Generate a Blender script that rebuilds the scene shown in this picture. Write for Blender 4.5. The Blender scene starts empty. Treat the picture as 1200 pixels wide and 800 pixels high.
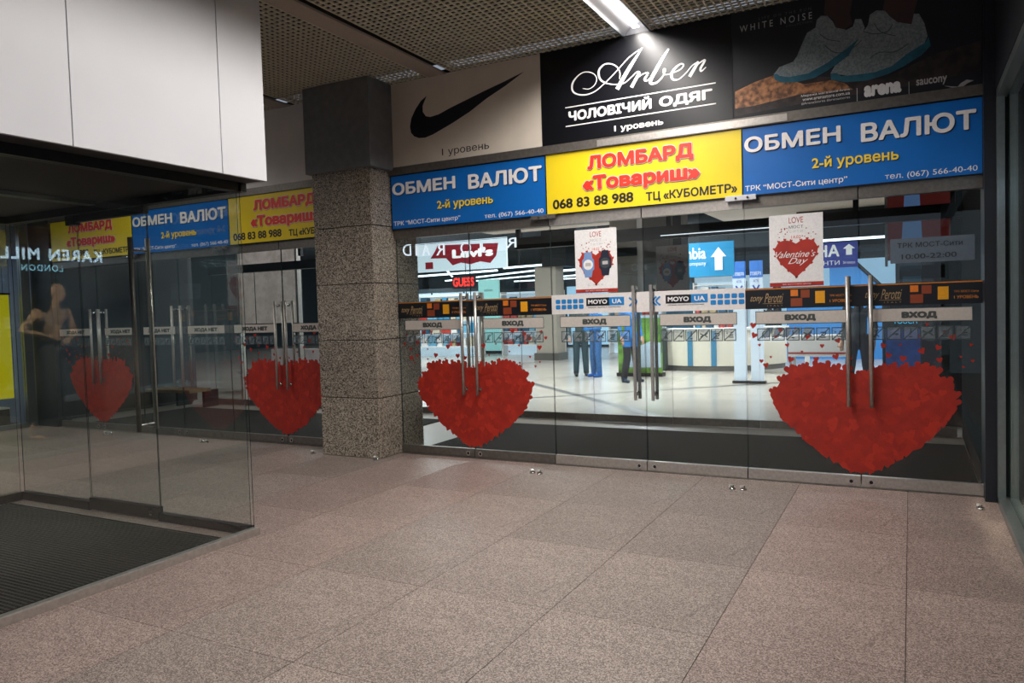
import bpy, bmesh, math, random
from mathutils import Matrix, Vector
from mathutils.geometry import tessellate_polygon, delaunay_2d_cdt
random.seed(7)
SC = bpy.context.scene
COL = SC.collection

# ---------------------------------------------------------------- camera
cd = bpy.data.cameras.new('camera'); cam = bpy.data.objects.new('camera', cd); COL.objects.link(cam)
cd.sensor_width = 36; cd.lens = 26.4; cd.clip_start = 0.05; cd.clip_end = 200
right = Vector((0.883, 0.468, -0.030)).normalized()
fwd = Vector((-0.469, 0.882, -0.041)); fwd = (fwd - right*fwd.dot(right)).normalized()
up = right.cross(fwd).normalized()
cam.matrix_world = Matrix(((right.x, up.x, -fwd.x, 0), (right.y, up.y, -fwd.y, 0), (right.z, up.z, -fwd.z, 1.55), (0, 0, 0, 1)))
SC.camera = cam
# ---------------------------------------------------------------- world, exposure
w = bpy.data.worlds.new('world'); SC.world = w; w.use_nodes = True
w.node_tree.nodes['Background'].inputs[0].default_value = (0.55, 0.62, 0.75, 1)
w.node_tree.nodes['Background'].inputs[1].default_value = 0.45
SC.view_settings.view_transform = 'Standard'; SC.view_settings.look = 'None'
SC.view_settings.exposure = 0.0; SC.view_settings.gamma = 1.0
SC.cycles.transparent_max_bounces = 40
SC.cycles.max_bounces = 7; SC.cycles.diffuse_bounces = 3; SC.cycles.glossy_bounces = 4
SC.cycles.caustics_reflective = False; SC.cycles.caustics_refractive = False
SC.cycles.sample_clamp_indirect = 4.0

def lamp(name, loc, size, power, rot=(0, 0, 0), colr=(1, 1, 1), spread=math.pi):
    l = bpy.data.lights.new(name, 'AREA'); l.shape = 'RECTANGLE'; l.size, l.size_y = size
    l.energy = power; l.color = colr; l.spread = spread
    o = bpy.data.objects.new(name, l); o.location = loc; o.rotation_euler = rot; COL.objects.link(o); return o
# the tubes of the ceiling fixtures in the passage (lamp in the trough of each lit fixture)
LIT = [(-2.2, 2.5, 6.6, 175), (-2.2, -3.6, 2.3, 80), (-8.67, -1.0, 5.6, 110)]  # last entry is an unseen lamp added to brighten the floor behind the lobby
for x, y0, y1, p in LIT:
    lamp('fixture_light', (x, (y0+y1)/2, 4.035), (0.10, y1-y0), p, colr=(1, .95, .90), spread=math.radians(158))
# mall hall inside: rows of ceiling lamps
for x, y, p in [(-4.6, 13, 330), (-8.5, 13, 200), (-14, 19, 350), (-6, 18, 330), (-1.0, 18, 250), (-20, 28, 300), (-10, 29, 300)]:
    lamp('mall_lamp', (x, y, 3.95), (0.3, 3.0), p, colr=(.93, .96, 1))
# shop behind the right-hand glass wall: spots over the mannequin
for x, y in [(.78, 5.2), (.78, 6.2)]:
    l = bpy.data.lights.new('shop_spot', 'SPOT'); l.energy = 1500; l.spot_size = .95; l.shadow_soft_size = 0.05; l.color = (1, .85, .68)
    o = bpy.data.objects.new('shop_spot', l); o.location = (x, y, 3.0); COL.objects.link(o)
    o.rotation_euler = (Vector((1.45, 5.8, 1.15)) - Vector((x, y, 3.0))).to_track_quat('-Z', 'Y').to_euler()
# shop on the left behind the glass lobby
lamp('shop_lamp', (-14, 4.5, 2.95), (1, 3), 60, colr=(.7, .8, 1))
lamp('vestibule_fill', (-10.0, 9.2, 3.9), (2.0, .2), 9, colr=(.9, .95, 1))  # unseen fill light added to lift the dark vestibule behind the exit doors

# ---------------------------------------------------------------- materials
def lin(c): c /= 255; return c/12.92 if c <= .04045 else ((c+.055)/1.055)**2.4
def rgb(*c): return (lin(c[0]), lin(c[1]), lin(c[2]), 1)
MATS = {}
def mat(name, c, rough=.6, metal=0, noise=0, nscale=60, emit=0, c2=None, bump=0, spec=.5):
    if name in MATS: return MATS[name]
    m = bpy.data.materials.new(name); m.use_nodes = True; nt = m.node_tree; b = nt.nodes['Principled BSDF']
    b.inputs['Base Color'].default_value = rgb(*c); b.inputs['Roughness'].default_value = rough
    b.inputs['Metallic'].default_value = metal; b.inputs['Specular IOR Level'].default_value = spec
    if emit: b.inputs['Emission Color'].default_value = rgb(*c); b.inputs['Emission Strength'].default_value = emit
    tc = nt.nodes.new('ShaderNodeTexCoord'); n = nt.nodes.new('ShaderNodeTexNoise')
    n.inputs['Scale'].default_value = nscale; n.inputs['Detail'].default_value = 3
    nt.links.new(tc.outputs['Object'], n.inputs['Vector'])
    r = nt.nodes.new('ShaderNodeValToRGB'); k = noise if noise else .04
    a = rgb(*c); d = rgb(*c2) if c2 else tuple([a[i]*(1-k) for i in range(3)])+(1,)
    e = a if c2 else tuple([min(1, a[i]*(1+k)) for i in range(3)])+(1,)
    r.color_ramp.elements[0].position = .38; r.color_ramp.elements[1].position = .62
    r.color_ramp.elements[0].color = d; r.color_ramp.elements[1].color = e
    nt.links.new(n.outputs['Fac'], r.inputs[0]); nt.links.new(r.outputs[0], b.inputs['Base Color'])
    if bump:
        bp = nt.nodes.new('ShaderNodeBump'); bp.inputs['Strength'].default_value = bump; bp.inputs['Distance'].default_value = .004
        nt.links.new(n.outputs['Fac'], bp.inputs['Height']); nt.links.new(bp.outputs[0], b.inputs['Normal'])
    MATS[name] = m; return m

def granite(name, dark, mid, light, rough, s=170, stain=.25, tint=None):
    """speckled stone: fine grains of three tones, broad soft stains"""
    m = bpy.data.materials.new(name); m.use_nodes = True; nt = m.node_tree; b = nt.nodes['Principled BSDF']; L = nt.links.new
    tc = nt.nodes.new('ShaderNodeTexCoord'); n = nt.nodes.new('ShaderNodeTexVoronoi'); n.inputs['Scale'].default_value = s
    L(tc.outputs['Object'], n.inputs['Vector']); sx = nt.nodes.new('ShaderNodeSeparateColor'); L(n.outputs['Color'], sx.inputs[0])
    r = nt.nodes.new('ShaderNodeValToRGB'); els = r.color_ramp.elements
    els[0].position = .08; els[0].color = rgb(*dark); els[1].position = .92; els[1].color = rgb(*light)
    q = els.new(.45); q.color = rgb(*mid)
    L(sx.outputs[0], r.inputs[0])
    n2 = nt.nodes.new('ShaderNodeTexNoise'); n2.inputs['Scale'].default_value = .9; n2.inputs['Detail'].default_value = 6; n2.inputs['Roughness'].default_value = .6
    L(tc.outputs['Object'], n2.inputs['Vector'])
    mr = nt.nodes.new('ShaderNodeMapRange'); mr.inputs[1].default_value = .3; mr.inputs[2].default_value = .7
    mr.inputs[3].default_value = 1-stain; mr.inputs[4].default_value = 1+stain*.5
    L(n2.outputs['Fac'], mr.inputs[0])
    oi = nt.nodes.new('ShaderNodeObjectInfo'); mo = nt.nodes.new('ShaderNodeMapRange'); mo.inputs[3].default_value = .9; mo.inputs[4].default_value = 1.08
    L(oi.outputs['Random'], mo.inputs[0])
    mu = nt.nodes.new('ShaderNodeMath'); mu.operation = 'MULTIPLY'; L(mr.outputs[0], mu.inputs[0]); L(mo.outputs[0], mu.inputs[1])
    mx = nt.nodes.new('ShaderNodeVectorMath'); mx.operation = 'SCALE'; L(r.outputs[0], mx.inputs[0]); L(mu.outputs[0], mx.inputs['Scale'])
    L(mx.outputs[0], b.inputs['Base Color']); b.inputs['Roughness'].default_value = rough
    mr2 = nt.nodes.new('ShaderNodeMapRange'); mr2.inputs[3].default_value = rough-.1; mr2.inputs[4].default_value = rough+.12; L(n2.outputs['Fac'], mr2.inputs[0]); L(mr2.outputs[0], b.inputs['Roughness'])
    return m

def glassmat(name, tint=(.955, .975, .965), f0=.042, dirt=.0025):
    """thin pane: tinted see-through mixed with a mirror by a Schlick term that is the same from both sides"""
    m = bpy.data.materials.new(name); m.use_nodes = True; nt = m.node_tree; L = nt.links.new
    for n in list(nt.nodes): nt.nodes.remove(n)
    out = nt.nodes.new('ShaderNodeOutputMaterial'); tr = nt.nodes.new('ShaderNodeBsdfTransparent'); gl = nt.nodes.new('ShaderNodeBsdfGlossy')
    tr.inputs[0].default_value = (*tint, 1); gl.inputs['Roughness'].default_value = 0.0; gl.inputs[0].default_value = (.95, 1, .98, 1)
    ge = nt.nodes.new('ShaderNodeNewGeometry'); dt = nt.nodes.new('ShaderNodeVectorMath'); dt.operation = 'DOT_PRODUCT'
    L(ge.outputs['Incoming'], dt.inputs[0]); L(ge.outputs['Normal'], dt.inputs[1])
    ab = nt.nodes.new('ShaderNodeMath'); ab.operation = 'ABSOLUTE'; L(dt.outputs['Value'], ab.inputs[0])
    su = nt.nodes.new('ShaderNodeMath'); su.operation = 'SUBTRACT'; su.inputs[0].default_value = 1; L(ab.outputs[0], su.inputs[1])
    pw = nt.nodes.new('ShaderNodeMath'); pw.operation = 'POWER'; L(su.outputs[0], pw.inputs[0]); pw.inputs[1].default_value = 5
    ma = nt.nodes.new('ShaderNodeMath'); ma.operation = 'MULTIPLY_ADD'; L(pw.outputs[0], ma.inputs[0]); ma.inputs[1].default_value = 1-f0; ma.inputs[2].default_value = f0
    mx = nt.nodes.new('ShaderNodeMixShader'); L(ma.outputs[0], mx.inputs[0]); L(tr.outputs[0], mx.inputs[1]); L(gl.outputs[0], mx.inputs[2])
    # fine dust film with faint smears
    df = nt.nodes.new('ShaderNodeBsdfDiffuse'); df.inputs[0].default_value = (.5, .52, .5, 1)
    tc = nt.nodes.new('ShaderNodeTexCoord'); nz = nt.nodes.new('ShaderNodeTexNoise'); nz.inputs['Scale'].default_value = 2.2; nz.inputs['Detail'].default_value = 5
    L(tc.outputs['Object'], nz.inputs['Vector'])
    mr = nt.nodes.new('ShaderNodeMapRange'); mr.inputs[1].default_value = .35; mr.inputs[2].default_value = .75; mr.inputs[3].default_value = 0; mr.inputs[4].default_value = dirt*2
    L(nz.outputs['Fac'], mr.inputs[0])
    m2 = nt.nodes.new('ShaderNodeMixShader'); L(mr.outputs[0], m2.inputs[0]); L(mx.outputs[0], m2.inputs[1]); L(df.outputs[0], m2.inputs[2])
    L(m2.outputs[0], out.inputs[0]); MATS[name] = m; return m

def film(name, c, alpha):
    m = bpy.data.materials.new(name); m.use_nodes = True; b = m.node_tree.nodes['Principled BSDF']
    b.inputs['Base Color'].default_value = rgb(*c); b.inputs['Alpha'].default_value = alpha; b.inputs['Roughness'].default_value = .5
    MATS[name] = m; return m

FLOOR = granite('granite_floor', (84, 75, 71), (128, 115, 108), (178, 163, 154), .5, 200)
FLOORP = granite('granite_floor_pink', (90, 77, 73), (134, 117, 110), (184, 164, 155), .5, 200)
PILLAR = granite('granite_pillar', (60, 54, 48), (136, 126, 113), (196, 184, 168), .24, 120, .1)
GLASS = glassmat('glass'); GLASSD = glassmat('dark_glass', (.88, .92, .91), .05, .004)
GEDGE = mat('glass_edge', (22, 46, 42), .25)
STEEL = mat('brushed_steel', (188, 182, 176), .34, .7, .08, 40)
STEELD = mat('dull_steel', (122, 117, 111), .4, .7, .1, 30)
CHROME = mat('chrome', (215, 215, 215), .12, 1)
DARKM = mat('dark_metal', (34, 36, 38), .4, .6, .1, 30)
BLACK = mat('black_paint', (12, 13, 17), .45); BLACKW = mat('black_wall_paint', (5, 6, 9), .9, spec=.08)
NAVY = mat('dark_wall_paint', (20, 24, 34), .5, 0, .1, 4)
GUNM = mat('grey_cladding', (122, 126, 130), .38, .2, .08, 12)
WHITEP = mat('white_panel', (204, 205, 210), .35, 0, .02, 2)
GREYP = mat('light_grey_banner', (236, 234, 232), .5, 0, .03, 3)
LATT = mat('beige_lattice', (204, 200, 180), .6, 0, .06, 20)
VOID = mat('ceiling_void', (54, 52, 46), .9)
TRIM = mat('beige_trim', (170, 160, 148), .5)
ALU = mat('aluminium_frame', (142, 150, 150), .35, .8, .05, 30)
MATD = mat('black_rubber_mat', (15, 18, 17), .9, 0, .3, 120, spec=.1)
BLUE = mat('sign_blue', (10, 98, 178), .35, 0, .04, 3, emit=.08)
YEL = mat('sign_yellow', (236, 208, 34), .35, 0, .03, 3, emit=.03)
SWHITE = mat('sign_white', (232, 226, 222), .4, emit=.08)
SYEL = mat('letter_yellow', (240, 205, 60), .4, emit=.1)
SRED = mat('letter_red', (212, 52, 34), .4, emit=.06)
SBLK = mat('letter_black', (26, 26, 24), .5)
SHAD = mat('letter_shadow', (14, 40, 80), .6)
NIKEB = mat('beige_banner', (224, 213, 199), .45, 0, .03, 4)
ARB = mat('black_gloss_banner', (14, 15, 21), .3, 0, .12, 3, spec=.4)
INK = mat('navy_ink', (12, 16, 30), .4)
PWHITE = mat('print_white', (236, 234, 234), .45)
LGREY = mat('print_grey', (188, 186, 184), .5)
HEART = mat('heart_red_vinyl', (178, 44, 28), .5, 0, 0, 9, c2=(160, 38, 26))
HEART2 = mat('heart_dark_vinyl', (162, 38, 25), .5); HEART3 = mat('heart_bright_vinyl', (186, 48, 30), .5)
PLATE = mat('plate_beige', (200, 192, 184), .5); PLTXT = mat('plate_text', (70, 76, 74), .5)
ICONF = mat('icon_line', (62, 74, 76), .5); ICONB = film('icon_film', (150, 160, 168), .38)
STRIPB = mat('strip_black', (14, 18, 26), .4); GOLD = mat('strip_gold', (196, 120, 40), .4); GOLD2 = mat('gold_text', (168, 140, 100), .5)
ORANGE = mat('square_orange', (222, 120, 30), .5); BROWN = mat('square_brown', (140, 62, 30), .5); AMBER = mat('square_amber', (230, 160, 20), .5)
MOYOW = mat('strip_white', (226, 222, 220), .45); MOYOB = mat('strip_blue', (28, 128, 200), .45)

# ---------------------------------------------------------------- builders
class MB:
    def __init__(s): s.v = []; s.f = []; s.m = []; s.mats = []; s.starts = []
    def mi(s, m):
        if m not in s.mats: s.mats.append(m)
        return s.mats.index(m)
    def add(s, vs, fs, m):
        s.starts.append((len(s.v), len(s.f))); b = len(s.v); s.v += [tuple(p) for p in vs]; k = s.mi(m)
        for f in fs: s.f.append(tuple(b+i for i in f)); s.m.append(k)
        return s
    def box(s, x0, y0, z0, x1, y1, z1, m):
        if x0 > x1: x0, x1 = x1, x0
        if y0 > y1: y0, y1 = y1, y0
        if z0 > z1: z0, z1 = z1, z0
        if m in (GLASS, GLASSD):                              # clear faces, dark green cut edges
            v = [(x0,y0,z0),(x1,y0,z0),(x1,y1,z0),(x0,y1,z0),(x0,y0,z1),(x1,y0,z1),(x1,y1,z1),(x0,y1,z1)]
            a, b = ([(0,1,5,4),(2,3,7,6)], [(3,2,1,0),(4,5,6,7),(1,2,6,5),(3,0,4,7)]) if y1-y0 < x1-x0 else ([(1,2,6,5),(3,0,4,7)], [(3,2,1,0),(4,5,6,7),(0,1,5,4),(2,3,7,6)])
            s.add(v, a, m); return s.add(v, b, GEDGE)
        v = [(x0,y0,z0),(x1,y0,z0),(x1,y1,z0),(x0,y1,z0),(x0,y0,z1),(x1,y0,z1),(x1,y1,z1),(x0,y1,z1)]
        return s.add(v, [(3,2,1,0),(4,5,6,7),(0,1,5,4),(1,2,6,5),(2,3,7,6),(3,0,4,7)], m)
    def tube(s, p0, p1, r, m, n=14, r1=None):
        p0, p1 = Vector(p0), Vector(p1); r1 = r if r1 is None else r1; d = (p1-p0).normalized()
        a = d.orthogonal().normalized(); b = d.cross(a); vs = []
        for p, q in ((p0, r), (p1, r1)):
            for i in range(n):
                t = 2*math.pi*i/n; vs.append(p+a*math.cos(t)*q+b*math.sin(t)*q)
        fs = [(i, (i+1) % n, n+(i+1) % n, n+i) for i in range(n)]+[tuple(range(n))[::-1], tuple(range(n, 2*n))]
        return s.add(vs, fs, m)
    def poly(s, pts, y, m, t=.001, fr=None):
        """flat shape given by x,z points, lying in a plane of constant y and facing -y, with thickness t"""
        fr = fr or (lambda x, z, d: (x, y-d, z)); n = len(pts)
        ar = sum(pts[i][0]*pts[(i+1) % n][1]-pts[(i+1) % n][0]*pts[i][1] for i in range(n))
        if ar < 0: pts = pts[::-1]
        tris = tessellate_polygon([[Vector((p[0], p[1], 0)) for p in pts]])
        vs = [fr(p[0], p[1], t) for p in pts]+[fr(p[0], p[1], 0) for p in pts]; fs = []
        for a, b, c in tris:
            A, B_, C_ = pts[a], pts[b], pts[c]
            if (B_[0]-A[0])*(C_[1]-A[1])-(B_[1]-A[1])*(C_[0]-A[0]) < 0: b, c = c, b
            fs.append((a, b, c))
        fs += [(i, n+i, n+(i+1) % n, (i+1) % n) for i in range(n)]
        return s.add(vs, fs, m)
    def rect(s, x0, z0, x1, z1, y, m, t=.001): return s.poly([(x0, z0), (x1, z0), (x1, z1), (x0, z1)], y, m, t)
    def build(s, name, parent=None, bevel=0):
        me = bpy.data.meshes.new(name); me.from_pydata(s.v, [], s.f)
        for m in s.mats: me.materials.append(m)
        me.polygons.foreach_set('material_index', s.m); me.update()
        o = bpy.data.objects.new(name, me); COL.objects.link(o); adopt(o, parent)
        if bevel:
            b = o.modifiers.new('bevel', 'BEVEL'); b.width = bevel; b.segments = 2; b.limit_method = 'ANGLE'
        return o
def each(mb, name, parent):
    """every shape collected in mb becomes an object of its own"""
    n = mb.starts+[(len(mb.v), len(mb.f))]
    for i in range(len(n)-1):
        q = MB(); a, c = n[i]; b, d = n[i+1]; q.v = mb.v[a:b]; q.f = [tuple(k-a for k in f) for f in mb.f[c:d]]; q.m = mb.m[c:d]; q.mats = list(mb.mats)
        q.build(name, parent)
def adopt(o, parent):
    if parent is not None:
        o.parent = parent
        if parent.type == 'EMPTY' and parent.parent is None: o.matrix_parent_inverse = Matrix.Translation(-parent.location)
def tag(o, label=None, cat=None, group=None, kind=None):
    if label: o['label'] = label
    if cat: o['category'] = cat
    if group: o['group'] = group
    if kind: o['kind'] = kind
    return o
def thing(name, loc, label, cat, group=None, kind=None):
    o = bpy.data.objects.new(name, None); o.location = loc; o.empty_display_size = .1; COL.objects.link(o)
    return tag(o, label, cat, group, kind)
def shade(o):
    for p in o.data.polygons: p.use_smooth = True
    return o
def text_mesh(s, shear=0, space=1):
    """outlines of the lettering, filled one outer contour at a time (some letters are drawn as overlapping contours)"""
    c = bpy.data.curves.new('lettering', 'FONT'); c.body = s; c.shear = shear; c.space_character = space; c.resolution_u = 4; c.fill_mode = 'NONE'
    o = bpy.data.objects.new('lettering', c); COL.objects.link(o); dg = bpy.context.evaluated_depsgraph_get(); dg.update()
    me = bpy.data.meshes.new_from_object(o.evaluated_get(dg)); nb = {}
    for e in me.edges: a, b = e.vertices; nb.setdefault(a, []).append(b); nb.setdefault(b, []).append(a)
    co = [(v.co.x, v.co.y) for v in me.vertices]; seen = set(); loops = []
    for st in range(len(co)):
        if st in seen or st not in nb: continue
        lp = [st]; seen.add(st); cur = st+1 if st+1 in nb[st] else nb[st][0]
        while cur not in seen:
            lp.append(cur); seen.add(cur); nx = [q for q in nb[cur] if q not in seen]
            if not nx: break
            cur = nx[0]
        if len(lp) > 2: loops.append([co[q] for q in lp])
    bpy.data.objects.remove(o); bpy.data.curves.remove(c); bpy.data.meshes.remove(me)
    if not loops: return [], [], []
    pts = []; ed = []
    for lp in loops:
        b = len(pts); pts += [Vector(q) for q in lp]; ed += [(b+q, b+(q+1) % len(lp)) for q in range(len(lp))]
    vo, eo, fo, _, _, _ = delaunay_2d_cdt(pts, ed, [], 0, 1e-6)
    bb = [(min(q[0] for q in lp), max(q[0] for q in lp), min(q[1] for q in lp), max(q[1] for q in lp), lp) for lp in loops]
    def wind(x, y):
        wn = 0
        for x0, x1, y0, y1, p in bb:
            if x < x0 or x > x1 or y < y0 or y > y1: continue
            j = len(p)-1
            for i in range(len(p)):
                if (p[j][1] > y) != (p[i][1] > y) and x < (p[i][0]-p[j][0])*(y-p[j][1])/(p[i][1]-p[j][1])+p[j][0]: wn += 1 if p[i][1] > p[j][1] else -1
                j = i
        return wn
    F = []
    for f in fo:
        A, B_, C_ = (vo[q] for q in f[:3]); cr = (B_.x-A.x)*(C_.y-A.y)-(B_.y-A.y)*(C_.x-A.x)
        if abs(cr) < 1e-9 or wind((A.x+B_.x+C_.x)/3, (A.y+B_.y+C_.y)/3) == 0: continue
        F.append(tuple(f) if cr > 0 else (f[0], f[2], f[1]))
    es = {(f[q], f[(q+1) % 3]) for f in F for q in range(3)}
    V = [(v.x, v.y) for v in vo]; return V, F, [e for e in es if (e[1], e[0]) not in es]
def text(s, x0, x1, z0, z1, y, m, parent, bold=0, shear=0, face='-y', t=.0015, name='lettering', space=1, label=None):
    """lettering fitted to the box x0..x1, z0..z1; face '-y' reads from -y, '-x': x0..x1 run along world y, y is world x"""
    V0, F, sk = text_mesh(s, shear, space); xs = [v[0] for v in V0]; zs = [v[1] for v in V0]
    if not xs: return None
    a, b, c, d = min(xs), max(xs), min(zs), max(zs)
    bx, bz = bold*abs(x1-x0)/(b-a), bold*abs(z1-z0)/(d-c); x0 += bx if x1 > x0 else -bx; x1 -= bx if x1 > x0 else -bx; z0 += bz; z1 -= bz
    V = [(x0+(v[0]-a)/(b-a)*(x1-x0), z0+(v[1]-c)/(d-c)*(z1-z0)) for v in V0]
    fr = {'-y': lambda x, z, k: (x, y-k, z), '+y': lambda x, z, k: (x, y+k, z), '-x': lambda x, z, k: (y-k, x, z)}[face]
    mb = MB(); n = len(V)
    shifts = [(0, 0)] if not bold else [(bx*math.cos(q*math.pi/4), bz*math.sin(q*math.pi/4)) for q in range(8)]+[(0, 0)]
    for q, (ex, ez) in enumerate(shifts):                    # heavier strokes: the same outline laid several times a stroke apart
        e_ = q*t*.01; mb.add([fr(p[0]+ex, p[1]+ez, t+e_) for p in V]+[fr(p[0]+ex, p[1]+ez, 0) for p in V], F+([(e[0], n+e[0], n+e[1], e[1]) for e in sk]), m)
    o = mb.build(name, parent)
    if label: o['label'] = label
    return o
def ribbon(mb, pts, ws, y, m, t=.002):
    """calligraphic stroke: smooth polyline of varying width in the x,z plane"""
    P = [];W = []
    for i in range(len(pts)-1):
        p0 = pts[max(0, i-1)]; p1 = pts[i]; p2 = pts[i+1]; p3 = pts[min(len(pts)-1, i+2)]
        for k in range(6):
            u = k/6; q = []
            for j in (0, 1):
                q.append(.5*((2*p1[j])+(-p0[j]+p2[j])*u+(2*p0[j]-5*p1[j]+4*p2[j]-p3[j])*u*u+(-p0[j]+3*p1[j]-3*p2[j]+p3[j])*u**3))
            P.append(q); W.append(ws[i]*(1-u)+ws[i+1]*u)
    P.append(list(pts[-1])); W.append(ws[-1]); L_, R_ = [], []
    for i, p in enumerate(P):
        a = P[max(0, i-1)]; b = P[min(len(P)-1, i+1)]; dx, dz = b[0]-a[0], b[1]-a[1]; l = math.hypot(dx, dz) or 1; h = W[i]/2
        L_.append((p[0]-dz/l*h, p[1]+dx/l*h)); R_.append((p[0]+dz/l*h, p[1]-dx/l*h))
    n = len(P); vs = [(q[0], y-t, q[1]) for q in L_]+[(q[0], y-t, q[1]) for q in R_]
    mb.add(vs, [(i, n+i, n+i+1, i+1) for i in range(n-1)], m)
HP = [(0, .62), (.12, .85), (.3, 1), (.55, .98), (.8, .8), (.9, .55), (.8, .25), (.5, -.15), (.2, -.5), (0, -.75)]
def heart_pts(cx, cz, s, rot=0):
    p = [(x, z) for x, z in HP]+[(-x, z) for x, z in HP[::-1][1:-1]]
    c, d = math.cos(rot), math.sin(rot); return [(cx+s*(x*c-z*d), cz+s*(x*d+z*c)) for x, z in p]
def clip(pts, xl, keep):
    """keep the part of a polygon with x<xl (keep=-1) or x>xl (keep=1)"""
    out = []; n = len(pts)
    for i in range(n):
        a, b = pts[i], pts[(i+1) % n]; ia = (a[0]-xl)*keep >= 0; ib = (b[0]-xl)*keep >= 0
        if ia: out.append(a)
        if ia != ib:
            u = (xl-a[0])/(b[0]-a[0]); out.append((xl, a[1]+u*(b[1]-a[1])))
    return out
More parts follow.
